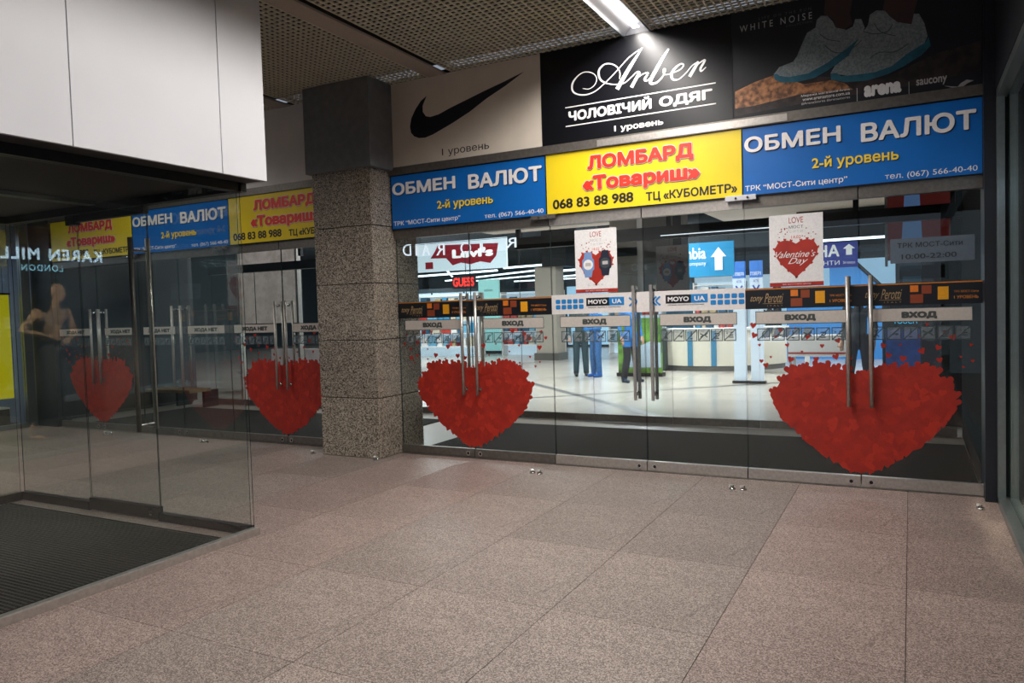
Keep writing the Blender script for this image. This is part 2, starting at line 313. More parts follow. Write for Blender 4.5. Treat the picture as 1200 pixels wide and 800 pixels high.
# artwork outlines in metres (x, z) on the facade plane
ART = {"arber":[[[[-2.739,3.64],[-2.674,3.625],[-2.615,3.655],[-2.595,3.712],[-2.634,3.765],[-2.72,3.789],[-2.794,3.759],[-2.843,3.7],[-2.842,3.632],[-2.784,3.59],[-2.697,3.576],[-2.61,3.595],[-2.523,3.647],[-2.436,3.711],[-2.365,3.77],[-2.267,3.85],[-2.143,3.911]],[0.0067,0.0067,0.0081,0.0094,0.0081,0.0094,0.0135,0.0202,0.0175,0.0135,0.0121,0.0108,0.0094,0.0094,0.0094,0.0094,0.0054]],[[[-2.143,3.911],[-2.206,3.833],[-2.269,3.754],[-2.333,3.667],[-2.395,3.576]],[0.0081,0.0243,0.035,0.0377,0.0404]],[[[-2.368,3.667],[-2.364,3.725],[-2.393,3.782],[-2.448,3.818],[-2.511,3.826],[-2.562,3.792],[-2.574,3.741],[-2.55,3.684],[-2.487,3.644],[-2.411,3.623],[-2.327,3.621],[-2.258,3.661],[-2.2,3.701],[-2.173,3.694]],[0.0094,0.0108,0.0108,0.0108,0.0135,0.0189,0.0216,0.0162,0.0108,0.0094,0.0094,0.0094,0.0108,0.0108]],[[[-2.173,3.694],[-2.21,3.64],[-2.256,3.571]],[0.0243,0.0297,0.0324]],[[[-2.239,3.6],[-2.19,3.65],[-2.135,3.675],[-2.095,3.673],[-2.128,3.623],[-2.103,3.608],[-2.049,3.645],[-2.001,3.7]],[0.0081,0.0094,0.0108,0.0135,0.0243,0.0135,0.0094,0.0094]],[[[-1.9,3.854],[-1.953,3.787],[-2.015,3.696],[-2.073,3.604],[-2.064,3.573],[-2.011,3.577],[-1.957,3.623],[-1.934,3.673],[-1.952,3.681],[-1.944,3.633],[-1.872,3.633]],[0.0162,0.0297,0.035,0.0324,0.0216,0.0162,0.0135,0.0135,0.0108,0.0094,0.0094]],[[[-1.872,3.633],[-1.801,3.652],[-1.768,3.684],[-1.791,3.701],[-1.839,3.678],[-1.879,3.628],[-1.867,3.578],[-1.815,3.57],[-1.75,3.612],[-1.692,3.668],[-1.635,3.693]],[0.0094,0.0108,0.0135,0.0135,0.0216,0.027,0.0189,0.0108,0.0094,0.0094,0.0121]],[[[-1.635,3.693],[-1.674,3.637],[-1.717,3.576]],[0.0243,0.0297,0.0297]],[[[-1.696,3.607],[-1.635,3.673],[-1.578,3.695],[-1.617,3.633],[-1.611,3.605],[-1.57,3.634]],[0.0081,0.0108,0.0189,0.0216,0.0135,0.0081]]],"swoosh":[[-3.358,3.905],[-3.602,3.841],[-3.817,3.79],[-4.024,3.736],[-4.236,3.681],[-4.375,3.638],[-4.484,3.626],[-4.538,3.642],[-4.576,3.693],[-4.576,3.758],[-4.522,3.85],[-4.595,3.812],[-4.669,3.733],[-4.724,3.65],[-4.747,3.562],[-4.736,3.495],[-4.697,3.451],[-4.635,3.425],[-4.556,3.419],[-4.461,3.438],[-4.351,3.475],[-4.196,3.529],[-3.999,3.607],[-3.791,3.712],[-3.576,3.8],[-3.463,3.854]],"log_dark":[[-1.325,3.382],[-1.003,3.468],[-0.181,3.298],[0.188,3.43],[0.482,3.471],[0.481,3.249],[0.042,3.211],[-0.654,3.204],[-1.328,3.172]],"log_lit":[[-1.325,3.382],[-1.16,3.436],[-1.003,3.468],[-0.768,3.353],[-0.555,3.352],[-0.46,3.311],[-0.397,3.249],[-0.785,3.277],[-0.989,3.256],[-1.163,3.238],[-1.327,3.236]],"l_upper":[[-1.006,3.473],[-0.959,3.526],[-0.849,3.551],[-0.815,3.597],[-0.78,3.678],[-0.738,3.766],[-0.672,3.796],[-0.663,3.854],[-0.63,3.882],[-0.582,3.872],[-0.542,3.821],[-0.519,3.765],[-0.44,3.732],[-0.392,3.748],[-0.376,3.804],[-0.33,3.795],[-0.307,3.723],[-0.331,3.66],[-0.425,3.586],[-0.586,3.487],[-0.734,3.426],[-0.884,3.42],[-0.96,3.443]],"l_sole":[[-1.006,3.473],[-0.995,3.426],[-0.935,3.393],[-0.817,3.379],[-0.685,3.391],[-0.578,3.437],[-0.458,3.506],[-0.331,3.61],[-0.323,3.667],[-0.425,3.591],[-0.586,3.495],[-0.734,3.435],[-0.884,3.43],[-0.96,3.454],[-0.977,3.475]],"r_upper":[[-0.563,3.405],[-0.53,3.46],[-0.426,3.526],[-0.37,3.617],[-0.331,3.677],[-0.284,3.735],[-0.268,3.815],[-0.222,3.839],[-0.161,3.823],[-0.124,3.769],[-0.072,3.717],[0.024,3.681],[0.039,3.76],[0.075,3.752],[0.111,3.672],[0.132,3.57],[0.103,3.503],[-0.0,3.448],[-0.12,3.371],[-0.241,3.347],[-0.396,3.351],[-0.491,3.384]],"r_sole":[[-0.563,3.405],[-0.559,3.353],[-0.46,3.319],[-0.303,3.302],[-0.15,3.326],[-0.03,3.371],[0.088,3.432],[0.153,3.493],[0.139,3.561],[0.117,3.524],[0.0,3.465],[-0.12,3.384],[-0.241,3.358],[-0.396,3.363],[-0.483,3.369],[-0.515,3.4]],"l_ankle":[[-0.595,4.106],[-0.374,4.056],[-0.415,3.863],[-0.395,3.771],[-0.455,3.739],[-0.519,3.765],[-0.534,3.828],[-0.582,3.877],[-0.606,3.889]],"r_ankle":[[-0.145,4.005],[0.091,3.952],[0.039,3.768],[0.024,3.681],[-0.065,3.716],[-0.124,3.769],[-0.158,3.822],[-0.176,3.838]],"lines":[[[-0.6,3.636],[-0.553,3.584],[-0.489,3.558],[-0.394,3.58],[-0.331,3.627]],[[-0.271,3.473],[-0.209,3.507],[-0.089,3.494],[0.001,3.538]],[[-0.64,3.738],[-0.584,3.684],[-0.488,3.648]],[[-0.238,3.742],[-0.193,3.667],[-0.088,3.613]],[[-0.315,3.691],[-0.239,3.659],[-0.148,3.658],[-0.11,3.708]]],"saucony":[[0.239,3.174],[0.292,3.161],[0.33,3.153],[0.352,3.177],[0.389,3.195],[0.435,3.182],[0.396,3.169],[0.367,3.149],[0.337,3.137],[0.292,3.151]]}

# ================================================================ SETTING
YF = 6.8                                                      # facade glass plane
# floor: bedding slab with separate granite tiles
fl = thing('floor', (-4, 2, 0), 'pinkish grey granite tiled floor of the passage', None, kind='structure')
MB().box(-12.3, -4.2, -.05, .66, 6.86, -.012, mat('floor_joint', (92, 82, 76), .9)).build('bedding', fl)
TW = .8133; tiles = {}
def tile_mesh(wd, dp, m):
    k = (round(wd, 3), round(dp, 3), m.name)
    if k not in tiles:
        mb = MB(); g = .0016; mb.box(g, g, -.012, wd-g, dp-g, 0, m); tiles[k] = mb.build('floor_tile', None); bpy.data.objects.remove(tiles[k]); tiles[k] = mb
    return tiles[k]
tm = {}
YS = [6.8, 5.48, 4.47, 3.46, 2.45, 1.44, .43, -.58, -1.59, -2.6, -4.2]
xs = [-.03-TW*i for i in range(16)]; xs = [.66]+xs[:15]+[-12.3]
for i in range(len(xs)-1):
    for j in range(len(YS)-1):
        wd, dp = xs[i]-xs[i+1], YS[j]-YS[j+1]; m = FLOORP if (i*7+j*5) % 5 in (0, 2) else FLOOR; k = (round(wd, 3), round(dp, 3), m.name)
        if k not in tm:
            g = .0016; o = MB().box(g, g, -.012, wd-g, dp-g, 0, m).build('floor_tile', fl); tm[k] = o.data
        else:
            o = bpy.data.objects.new('floor_tile', tm[k]); COL.objects.link(o); adopt(o, fl)
        o.location = (xs[i+1], YS[j+1], 0)
# ceiling: open lattice panels between beige tracks, dark void above
ce = thing('ceiling', (-4, 2, 4.05), 'open beige lattice ceiling with recessed tracks', None, kind='structure')
MB().box(-12.3, -4.2, 4.2, 3.4, 6.86, 4.26, VOID).build('void_slab', ce)
tracks = [-8.67, -6.52, -4.345, -2.2, -.05]
edges = []; prev = -12.2
for t in tracks: edges.append((prev, t-.14)); prev = t+.14
edges.append((prev, .6))
for a, b in edges:
    mb = MB(); x = a
    while x < b: mb.box(x, -4.2, 4.05, x+.015, 6.8, 4.062, LATT); x += .062
    y = -4.2
    while y < 6.8: mb.box(a, y, 4.0505, b, y+.015, 4.0615, LATT); y += .062
    tag(mb.build('ceiling_lattice', ce), kind='stuff')
for t in tracks:
    if t not in (-2.2, -8.67):
        mb = MB(); mb.box(t-.14, -4.2, 4.04, t+.07, 6.79, 4.06, TRIM); mb.box(t+.07, -4.2, 4.10, t+.14, 6.79, 4.12, DARKM); mb.build('ceiling_track', ce)
# lit ceiling fixtures
def fixture(x, y0, y1, label):
    f = thing('ceiling_light', (x, (y0+y1)/2, 4.05), label, 'ceiling light')
    mb = MB(); mb.box(x-.14, y0, 4.045, x-.125, y1, 4.16, ALU); mb.box(x+.125, y0, 4.045, x+.14, y1, 4.16, ALU); mb.box(x-.14, y0, 4.15, x+.14, y1, 4.165, WHITEP)
    mb.box(x-.125, y1-.012, 4.045, x+.125, y1, 4.15, WHITEP); mb.box(x-.125, y0, 4.045, x+.125, y0+.012, 4.15, WHITEP); mb.build('housing', f)
    mb = MB(); mb.add([(x-.125, y0, 4.06), (x-.055, y0, 4.14), (x-.055, y1, 4.14), (x-.125, y1, 4.06)], [(0, 1, 2, 3)], WHITEP)
    mb.add([(x+.125, y0, 4.06), (x+.055, y0, 4.14), (x+.055, y1, 4.14), (x+.125, y1, 4.06)], [(3, 2, 1, 0)], GREYP); each(mb, 'reflector', f)
    mb = MB(); mb.box(x-.03, y0+.05, 4.10, x+.03, y1-.05, 4.11, mat('tube_light', (255, 250, 245), emit=5)); mb.build('tube_cover', f)
fixture(-2.2, 2.4, 6.79, 'long lit ceiling fixture ending above the black menswear banner')
fixture(-2.2, -3.7, 2.38, 'rear stretch of lit ceiling fixture over the open floor')
fixture(-8.67, -1.2, 5.7, 'unseen lit fixture added behind the white canopy to brighten the far left')  # extra light source, out of view behind the canopy
for o in list(COL.objects):
    if o.type == 'LIGHT' and o.name.startswith('fixture_light'): o.location.z = 4.092

# walls closing the passage
mb = MB(); RW = mat('rear_wall_paint', (74, 70, 66), .6); mb.box(-12.3, -4.3, 3.3, 3.4, -4.2, 4.2, RW); mb.box(-12.3, -4.3, 0, -9, -4.2, 3.3, RW); mb.box(.56, -4.3, 0, 3.4, -4.2, 3.3, RW); mb.build('wall_back')['kind'] = 'structure'  # wide rear opening added so sky light brightens the passage
o = MB().box(.56, -4.2, 3.06, .7, 6.8, 4.2, NAVY).build('wall_right'); o['kind'] = 'structure'
o = MB().box(-12.1, -4.2, 3.12, -11.9, 6.8, 4.2, NAVY).build('wall_left'); o['kind'] = 'structure'
o = MB().box(.49, 6.62, 0, .72, 6.95, 4.1, NAVY).build('trim_1'); o['kind'] = 'structure'
o = MB().box(-11.9, 6.74, 0, -11.38, 6.95, 3.1, NAVY).build('trim_2'); o['kind'] = 'structure'
# fascia behind the banners
o = MB().box(-12.0, 6.82, 2.44, .6, 6.95, 4.12, mat('fascia_board', (52, 54, 56), .5)).build('wall_front'); o['kind'] = 'structure'

# right shop window
rw = thing('window_1', (.57, 3, 0), 'aluminium framed shop window along the right edge', None, kind='structure')
mb = MB(); mb.box(.565, 6.56, 0, .615, 6.61, 3.06, ALU); mb.box(.64, 6.54, 0, .68, 6.575, 3.06, ALU); each(mb, 'window_frame', rw)
MB().box(.565, -4.2, 3.0, .66, 6.61, 3.06, ALU).build('window_frame', rw); MB().box(.565, -4.2, 0, .63, 6.61, .055, ALU).build('window_frame', rw)
MB().box(.655, -4.2, 0, .69, 6.55, .05, ALU).build('window_frame', rw)
MB().box(.63, -4.2, .05, .64, 6.56, 3.0, GLASSD).build('pane', rw)
# left shop window
lw = thing('window_2', (-11.9, 3, 0), 'steel framed shop window seen through the glass lobby', None, kind='structure')
mb = MB(); mb.box(-11.95, 6.58, 0, -11.86, 6.7, 3.12, ALU); mb.box(-11.95, -4.2, 3.05, -11.86, 6.58, 3.12, ALU); mb.box(-11.95, -4.2, 0, -11.86, 6.58, .07, ALU); each(mb, 'window_frame', lw)
MB().box(-11.91, -4.2, .07, -11.90, 6.58, 3.05, GLASS).build('pane', lw)
# rooms behind those windows
mb = MB(); SR = mat('shop_wall_dark', (62, 60, 58), .7)
SF = mat('shop_floor', (90, 84, 78), .4)
for nm, bx, m in (('wall_shop_right', (3.3, -4.2, 0, 3.4, 6.9, 3.3), SR), ('wall_shop_rear', (.73, 6.82, 0, 3.3, 6.9, 3.3), SR), ('ceiling_shop_right', (.7, -4.2, 3.3, 3.4, 6.9, 3.4), SR), ('floor_shop_right', (.7, -4.2, -.05, 3.3, 6.82, 0), SF)): MB().box(*bx, m).build(nm)['kind'] = 'structure'
mb = MB(); SL = mat('shop_wall_blue', (112, 122, 142), .7)
for nm, bx, m in (('wall_shop_left', (-16, -4.2, 0, -15.9, 6.82, 3.2), SL), ('wall_shop_side', (-16, 6.82, 0, -12, 6.9, 3.2), SL), ('ceiling_shop_left', (-16, -4.2, 3.2, -12.1, 6.82, 3.3), SR), ('floor_shop_left', (-16, -4.2, -.05, -12.3, 6.82, 0), SR)): MB().box(*bx, m).build(nm)['kind'] = 'structure'
t = thing('shop_banner', (-12.4, 5.95, .25), 'tall yellow banner hanging in the far left shop window', 'banner')
mb = MB(); mb.box(-12.42, 6.15, .42, -12.40, 6.68, 2.03, mat('yellow_banner', (236, 220, 20), .5, emit=.35)); mb.build('banner_cloth', t)
mb = MB(); mb.box(-12.43, 6.13, 2.03, -12.39, 6.7, 2.06, DARKM); mb.tube((-12.41, 6.2, 2.06), (-12.41, 6.2, 3.2), .004, DARKM, 6); mb.tube((-12.41, 6.6, 2.06), (-12.41, 6.6, 3.2), .004, DARKM, 6); each(mb, 'hanger_rail', t)
t = thing('display_plinth', (-12.5, 6, 0), 'dark low plinth under the yellow banner in the left shop window', 'plinth')
MB().box(-13.2, 3.0, 0, -12.2, 6.5, .28, BLACK).build('plinth_body', t, .01); MB().box(-13.2, 3.0, .28, -12.2, 6.5, .3, GREYP).build('plinth_top', t)

# ================================================================ PILLAR
pl_ = thing('pillar', (-5.45, 6.8, 0), 'square speckled granite pillar with grey metal cap between the door groups', 'pillar')
MB().box(-5.80, 6.43, 0, -5.09, 7.2, 4.1, BLACK).build('core', pl_)
zs = [0, .65, 1.28, 1.89, 2.51, 3.12]
for i in range(5):
    a, b = zs[i]+.004, zs[i+1]-.004
    MB().box(-5.845, 6.395, a, -5.045, 6.43, b, PILLAR).build('granite_slab', pl_, .003)
    MB().box(-5.09, 6.4305, a, -5.045, 7.22, b, PILLAR).build('granite_slab', pl_, .003)
    MB().box(-5.845, 6.4305, a, -5.80, 7.22, b, PILLAR).build('granite_slab', pl_, .003)
mb = MB(); mb.box(-5.89, 6.34, 3.115, -4.985, 6.78, 4.045, GUNM); tag(mb.build('metal_cap', pl_, .004), 'smooth grey metal cap box')

# ================================================================ FACADE DOORS
HOUT = [(0, .93), (.10, .97), (.25, 1.0), (.42, 1.0), (.54, .96), (.62, .88), (.68, .78), (.655, .66), (.59, .55), (.49, .45), (.39, .36), (.27, .26), (.14, .18), (0, .115)]
def heart_half(parent, xc, side, seed):
    """half of the big heart: one backing sheet and overlapping small hearts, cut at the meeting edge"""
    rnd = random.Random(seed); mb = MB(); y = YF-.0075; s = side
    mb.poly([(xc+s*x, z) for x, z in HOUT], y, HEART)
    P = []
    for i in range(len(HOUT)-1):
        a, b = HOUT[i], HOUT[i+1]; L_ = math.hypot(b[0]-a[0], b[1]-a[1]); n = max(1, int(L_/.06))
        for k in range(n): P.append((a[0]+(b[0]-a[0])*k/n, a[1]+(b[1]-a[1])*k/n))
    allp = [(p[0], p[1], rnd.uniform(.036, .058), 0) for p in P]
    for _ in range(230):
        x = rnd.uniform(0, .66); z = rnd.uniform(.13, .98)
        # inside test
        ins = False; pts = HOUT+[(0, .115)]; n = len(pts); j = n-1
        for i in range(n):
            if (pts[i][1] > z) != (pts[j][1] > z) and x < (pts[j][0]-pts[i][0])*(z-pts[i][1])/(pts[j][1]-pts[i][1])+pts[i][0]: ins = not ins
            j = i
        if ins: allp.append((x, z, rnd.uniform(.03, .055), 1))
    for q, (x, z, r, k) in enumerate(allp):
        hp = clip(heart_pts(xc+s*x, z, r, rnd.uniform(-.6, .6)), xc, s)
        if len(hp) > 3: mb.poly(hp, y-.0012-.000012*q, rnd.choice([HEART, HEART, HEART, HEART2, HEART3]) if k else HEART, .0008)
    o = mb.build('heart_decal', parent); o['label'] = 'half of a large red heart made of small hearts'; return o
hm = {}
def small_heart(parent, x, z, s, rot):
    k = 'h'
    if k not in hm:
        o = MB().poly(heart_pts(0, 0, 1), 0, HEART, .02).build('small_heart', parent); hm[k] = o.data
    else:
        o = bpy.data.objects.new('small_heart', hm[k]); COL.objects.link(o); adopt(o, parent)
    o.scale = (s, s*.05, s); o.rotation_euler = (0, rot, 0); o.location = (x, YF-.008, z)
icm = {}
def icon(parent, x, z, k):
    s = .118
    if k not in icm:
        mb = MB(); q = s/2-.005; y = 0
        mb.rect(-q, -q, q, q, y, ICONB, .0005)
        t = .007
        for r in [(-q, q-t, q, q), (-q, -q, q, -q+t), (-q, -q+t, -q+t, q-t), (q-t, -q+t, q, q-t)]: mb.rect(*r, y-.0006, ICONF, .0005)
        ribbon(mb, [(-q+.004, -q+.004), (q-.004, q-.004)], [.007, .007], y-.0014, ICONF, .0003)
        g = [[[(-.01, -.03), (-.01, .0)], [(.012, -.03), (-.01, .005), (.01, .03)]], [[(-.005, -.006), (.035, -.006)], [(.02, -.006), (.022, -.02)]],
             [[(0, .035), (0, -.01)], [(-.012, -.03), (.012, -.03)]], [[(-.035, .015), (0, .0), (.033, .018)], [(-.03, -.018), (0, 0), (.032, -.018)], [(-.012, 0), (.015, 0)]],
             [[(-.02, .012), (.02, .012), (.012, -.01), (-.016, -.01)], [(-.02, -.028), (.02, -.028)]], [[(-.03, .015), (-.02, .015)], [(.005, .02), (.02, .02)], [(-.01, -.02), (.03, -.02)], [(.0, -.005), (.028, .0)]]][k]
        for ln in g: ribbon(mb, ln, [.009]*len(ln), y-.0012, ICONF, .0003)
        o = mb.build('prohibition_icon', parent); icm[k] = o.data
    else:
        o = bpy.data.objects.new('prohibition_icon', icm[k]); COL.objects.link(o); adopt(o, parent)
    o.location = (x, YF-.0075, z)

def strip_tony(d, x0, wd):
    y = YF-.0075; mb = MB(); mb.rect(x0, 1.50, x0+wd, 1.678, y, STRIPB); mb.rect(x0, 1.665, x0+wd, 1.675, y-.0012, GOLD, .0005); s = mb.build('advert_strip', d)
    s['label'] = 'black advertising strip with chocolate squares'
    k = wd/.93; X = lambda v: x0+v*k
    for a, b, c, e, m in [(.385, .445, 1.602, 1.655, ORANGE), (.468, .54, 1.586, 1.652, BROWN), (.385, .48, 1.514, 1.583, BROWN), (.585, .662, 1.537, 1.638, AMBER)]:
        mb = MB(); mb.rect(X(a), c, X(b), e, y-.0012, m, .002); mb.build('coloured_square', s)
    text('tony', X(.045), X(.155), 1.548, 1.612, y-.0012, GOLD2, s, .0, .45); text('Perotti', X(.165), X(.325), 1.552, 1.632, y-.0012, GOLD2, s, .0, .45)
    mb = MB(); mb.rect(X(.15), 1.543, X(.32), 1.546, y-.0012, GOLD2); mb.build('underline', s)
    text('ITALY', X(.19), X(.32), 1.52, 1.531, y-.0012, GOLD2, s, space=2)
    text('ТРК МОСТ-Сити', X(.70), X(.87), 1.587, 1.605, y-.0012, GOLD, s); text('1 УРОВЕНЬ', X(.70), X(.87), 1.54, 1.565, y-.0012, GOLD, s, .02)
def strip_moyo(d, x0, wd, mir):
    y = YF-.0075; mb = MB(); mb.rect(x0, 1.50, x0+wd, 1.69, y, MOYOW); s = mb.build('advert_strip', d); s['label'] = 'white advertising strip with blue key squares'
    g0, b0, a0 = (.045, .37, .805) if not mir else (.617, .207, .075)
    mb = MB(); cw = .0615
    for i in range(5):
        for j in range(2):
            a = x0+g0+i*cw-.0; b = 1.548+j*.054
            p = []
            for cx_, cz_, st in ((.040, .033, 0), (.009, .033, 90), (.009, .009, 180), (.040, .009, 270)):
                for q in range(3):
                    tt = math.radians(st+q*45); p.append((a+cx_+.009*math.cos(tt)-.0, b+cz_+.009*math.sin(tt)))
            mb.poly(p, y-.0012, MOYOB)
    tag(mb.build('key_squares', s), kind='stuff')
    mb = MB(); mb.rect(x0+b0, 1.572, x0+b0+.235, 1.65, y-.0012, STRIPB); mb.rect(x0+b0+.235, 1.572, x0+b0+.385, 1.65, y-.0012, MOYOB); mb.build('logo_box', s)
    text('MOYO', x0+b0+.02, x0+b0+.215, 1.59, 1.632, y-.0026, PWHITE, s, .03); text('UA', x0+b0+.265, x0+b0+.36, 1.59, 1.632, y-.0026, PWHITE, s, .03)
    text('магазин техники и электроники', x0+b0+.02, x0+b0+.35, 1.55, 1.562, y-.0012, SBLK, s)
    mb = MB(); f = -1 if mir else 1; ax = x0+a0+(0 if not mir else .08)
    for k in (0, .035): ribbon(mb, [(ax+f*k, 1.64), (ax+f*(k+.038), 1.60), (ax+f*k, 1.56)], [.016, .016, .016], y-.0012, MOYOB)
    each(mb, 'chevron', s)

def pull_handle(d, x, z0, z1, flat=False):
    for sgn, nm in ((-1, 'door_handle'), (1, 'door_handle')):
        mb = MB(); y = YF+sgn*.065
        if flat: mb.box(x-.013, y-.012, z0, x+.013, y+.012, z1, STEEL)
        else: mb.tube((x, y, z0), (x, y, z1), .0165, STEEL, 16)
        h = mb.build(nm, d)
        if not flat: shade(h)
        for zz in (z0+.06, z1-.05):
            mb = MB(); mb.tube((x, y, zz), (x, YF+sgn*.007, zz), .009, CHROME, 10); mb.tube((x, YF+sgn*.014, zz), (x, YF+sgn*.007, zz), .02, CHROME, 12); mb.build('standoff', h)
ndoor = 0
def leaf(x0, x1, side, label, kind, txt, heart=None, seed=0, flat=False, dark=False):
    """glass door leaf; side: -1 handle near right edge (left leaf), 1 handle near left edge"""
    global ndoor; ndoor += 1
    d = thing('door_%d' % ndoor, ((x0+x1)/2, YF, 0), label, None, kind='structure'); wd = x1-x0; g = .004
    MB().box(x0+g, YF-.006, .085, x1-g, YF+.006, 2.40, GLASS).build('pane', d)
    mb = MB(); mb.box(x0+g, YF-.022, .008, x1-g, YF+.022, .098, STEEL if not dark else STEELD); mb.build('bottom_rail', d, .002)
    mb = MB(); mb.box(x0+g, YF-.035, 2.375, x1-g, YF+.03, 2.475, STEEL if kind == 'moyo' else STEELD); mb.build('top_rail', d, .002)
    mx = x1 if side < 0 else x0
    hx = mx+side*.085
    pull_handle(d, hx, .675, 1.75, flat)
    lx = mx+side*.075; mb = MB(); mb.tube((lx, YF-.022, .052), (lx, YF-.034, .052), .026, CHROME, 18); mb.tube((lx, YF-.034, .052), (lx, YF-.036, .052), .014, DARKM, 12); mb.build('lock', d)
    # plate and icons
    p0, p1 = (x0+.09, x0+.81) if side < 0 else (x0+.15, x0+.84)
    if wd < .9: p0, p1 = x0+.07, x1-.1
    if wd > .95: p0, p1 = x0+.05, x1-.15
    y = YF-.0075
    pm = MB(); pm.rect(p0, 1.372, p1, 1.472, y, PLATE, .002); pm.rect(p0-.006, 1.366, p1+.006, 1.478, y+.001, ICONF, .001); pt = pm.build('notice_plate', d)
    c = (p0+p1)/2; hw = .125 if txt == 'ВХОД' else .22
    text(txt, c-hw, c+hw, 1.388 if 'Д' in txt else 1.39, 1.448, y-.0025, PLTXT, pt, .075)
    n = 6; st = (p1-p0)/n
    for i in range(n): icon(d, p0+st*(i+.5), 1.277, i)
    if kind == 'tony': strip_tony(d, x0, wd)
    if kind == 'moyo': strip_moyo(d, x0, wd, side > 0)
    if heart:
        heart_half(d, mx, side, seed); r = random.Random(seed+5)
        sp = [(.08, 1.04), (.2, 1.10), (.33, 1.06), (.16, 1.19), (.30, 1.20), (.45, 1.10), (.42, 1.23), (.57, 1.17), (.56, 1.03), (.70, 1.10), (.68, 1.24), (.74, .99), (.80, 1.16), (.62, 1.31), (.83, 1.33), (.79, 1.05), (.86, 1.24), (.50, 1.335)]
        for a, b in sp:
            a = a+r.uniform(-.02, .02); b += r.uniform(-.03, .03)
            if 0 < a < wd-.05: small_heart(d, mx-(-side)*a, b, r.choice([.012, .015, .02, .026, .03]), r.uniform(-.5, .5))
    return d
R = [-5.03, -4.09, -3.15, -2.2, -1.28, -.37, .52]
V = 'ВХОД'
leaf(R[0], R[1], -1, 'glass entrance door next to the granite pillar, left half of a red heart', 'tony', V, 1, 1, dark=True)
leaf(R[1], R[2], 1, 'second glass entrance door from the pillar, right half of a red heart', 'tony', V, 1, 2, dark=True)
leaf(R[2], R[3], -1, 'glass entrance door carrying the poster of two watches', 'moyo', V, flat=True)
leaf(R[3], R[4], 1, 'glass entrance door without a poster, white strip, right of the watch poster', 'moyo', V, flat=True)
leaf(R[4], R[5], -1, 'glass entrance door carrying the Valentine poster', 'tony', V, 1, 3)
leaf(R[5], R[6], 1, 'glass entrance door nearest the dark right-hand corner', 'tony', V, 1, 4)
Q = [-11.36, -10.38, -9.45, -8.63, -7.7, -6.76, -5.85]; Hn = 'ХОДА НЕТ'
leaf(Q[0], Q[1], -1, 'leftmost glass exit door, left half of the far heart', '', Hn, 1, 5, dark=True)
leaf(Q[1], Q[2], 1, 'second exit door from the left, right half of the far heart', '', Hn, 1, 6, dark=True)
leaf(Q[2], Q[3], -1, 'exit door with no heart, left of the centre pair', '', Hn, dark=True)
leaf(Q[3], Q[4], 1, 'exit door with no heart, right of the centre pair', '', Hn, dark=True)
leaf(Q[4], Q[5], -1, 'glass exit door with left half of heart beside the pillar', '', Hn, 1, 7, dark=True)
leaf(Q[5], Q[6], 1, 'glass exit door directly left of the pillar, partly hidden', '', Hn, 1, 8, dark=True)
# sill and lintel
o = MB().box(-11.9, 6.76, -.01, .5, 6.84, .006, STEELD).build('trim_3'); o['kind'] = 'structure'
mb = MB(); mb.box(-11.38, 6.74, 3.055, -5.85, 6.83, 3.15, STEELD); mb.box(-5.045, 6.72, 3.062, .5, 6.83, 3.145, STEELD); mb.box(-2.6, 6.715, 3.07, -.9, 6.719, 3.13, STEEL); o = mb.build('trim_4'); o['kind'] = 'structure'
# patch fittings under the signs
for i, (x, z) in enumerate([(-3.22, 2.435), (-1.33, 2.44), (-7.77, 2.435), (-9.52, 2.43)]):
    t = thing('patch_fitting', (x, 6.72, z), ['metal patch fitting under the seam of left blue and yellow signs', 'pale metal patch fitting under the right yellow sign corner', 'metal patch fitting under the seam of far blue and yellow signs', 'metal patch fitting under the far left yellow sign'][i], 'fitting')
    m = WHITEP if i == 1 else STEELD
    MB().box(x-.09, 6.70, z, x+.17, 6.735, z+.045, m).build('clamp_body', t, .003)
    for dx in (0, .1): MB().tube((x+dx, 6.70, z+.022), (x+dx, 6.695, z+.022), .01, CHROME, 8).build('screw', t)

# ================================================================ SIGNS
YS_ = 6.74
def sign_base(name, x0, x1, z0, z1, m, label, cat, group=None):
    t = thing(name, ((x0+x1)/2, YS_, z0), label, cat, group)
    MB().box(x0+.003, YS_, z0, x1-.003, YS_+.07, z1, m).build('sign_panel', t)
    mb = MB(); mb.box(x0, YS_-.004, z0-.008, x1, YS_+.07, z0, DARKM); mb.box(x0, YS_-.004, z1, x1, YS_+.07, z1+.008, DARKM); mb.box(x0, YS_-.004, z0, x0+.003, YS_+.07, z1, DARKM); mb.box(x1-.003, YS_-.004, z0, x1, YS_+.07, z1, DARKM); mb.build('sign_frame', t)
    return t
def blue_sign(x0, x1, label):
    t = sign_base('exchange_sign', x0, x1, 2.482, 3.052, BLUE, label, 'sign', 'blue currency exchange signs'); k = (x1-x0)/1.77; X = lambda v: x0+(v+1.275)*k; y = YS_
    for dx, dz, m, yy, tt in ((.007, -.009, SHAD, y, .002), (0, 0, SWHITE, y-.002, .006)):
        text('ОБМЕН', X(-1.255)+dx, X(-.49)+dx, 2.845+dz, 2.978+dz, yy, m, t, .03, t=tt); text('ВАЛЮТ', X(-.34)+dx, X(.455)+dx, 2.818+dz, 2.97+dz, yy, m, t, .03, t=tt)
    text('2-й уровень', X(-.712)+.005, X(-.07)+.005, 2.624, 2.736, y, SHAD, t, .02, t=.002); text('2-й уровень', X(-.712), X(-.07), 2.63, 2.742, y-.002, SYEL, t, .02, t=.003)
    text('ТРК “МОСТ-Сити центр”', X(-1.255), X(-.445), 2.505, 2.565, y, SWHITE, t, .01); text('тел. (067) 566-40-40', X(-.17), X(.462), 2.492, 2.548, y, SWHITE, t, .0)
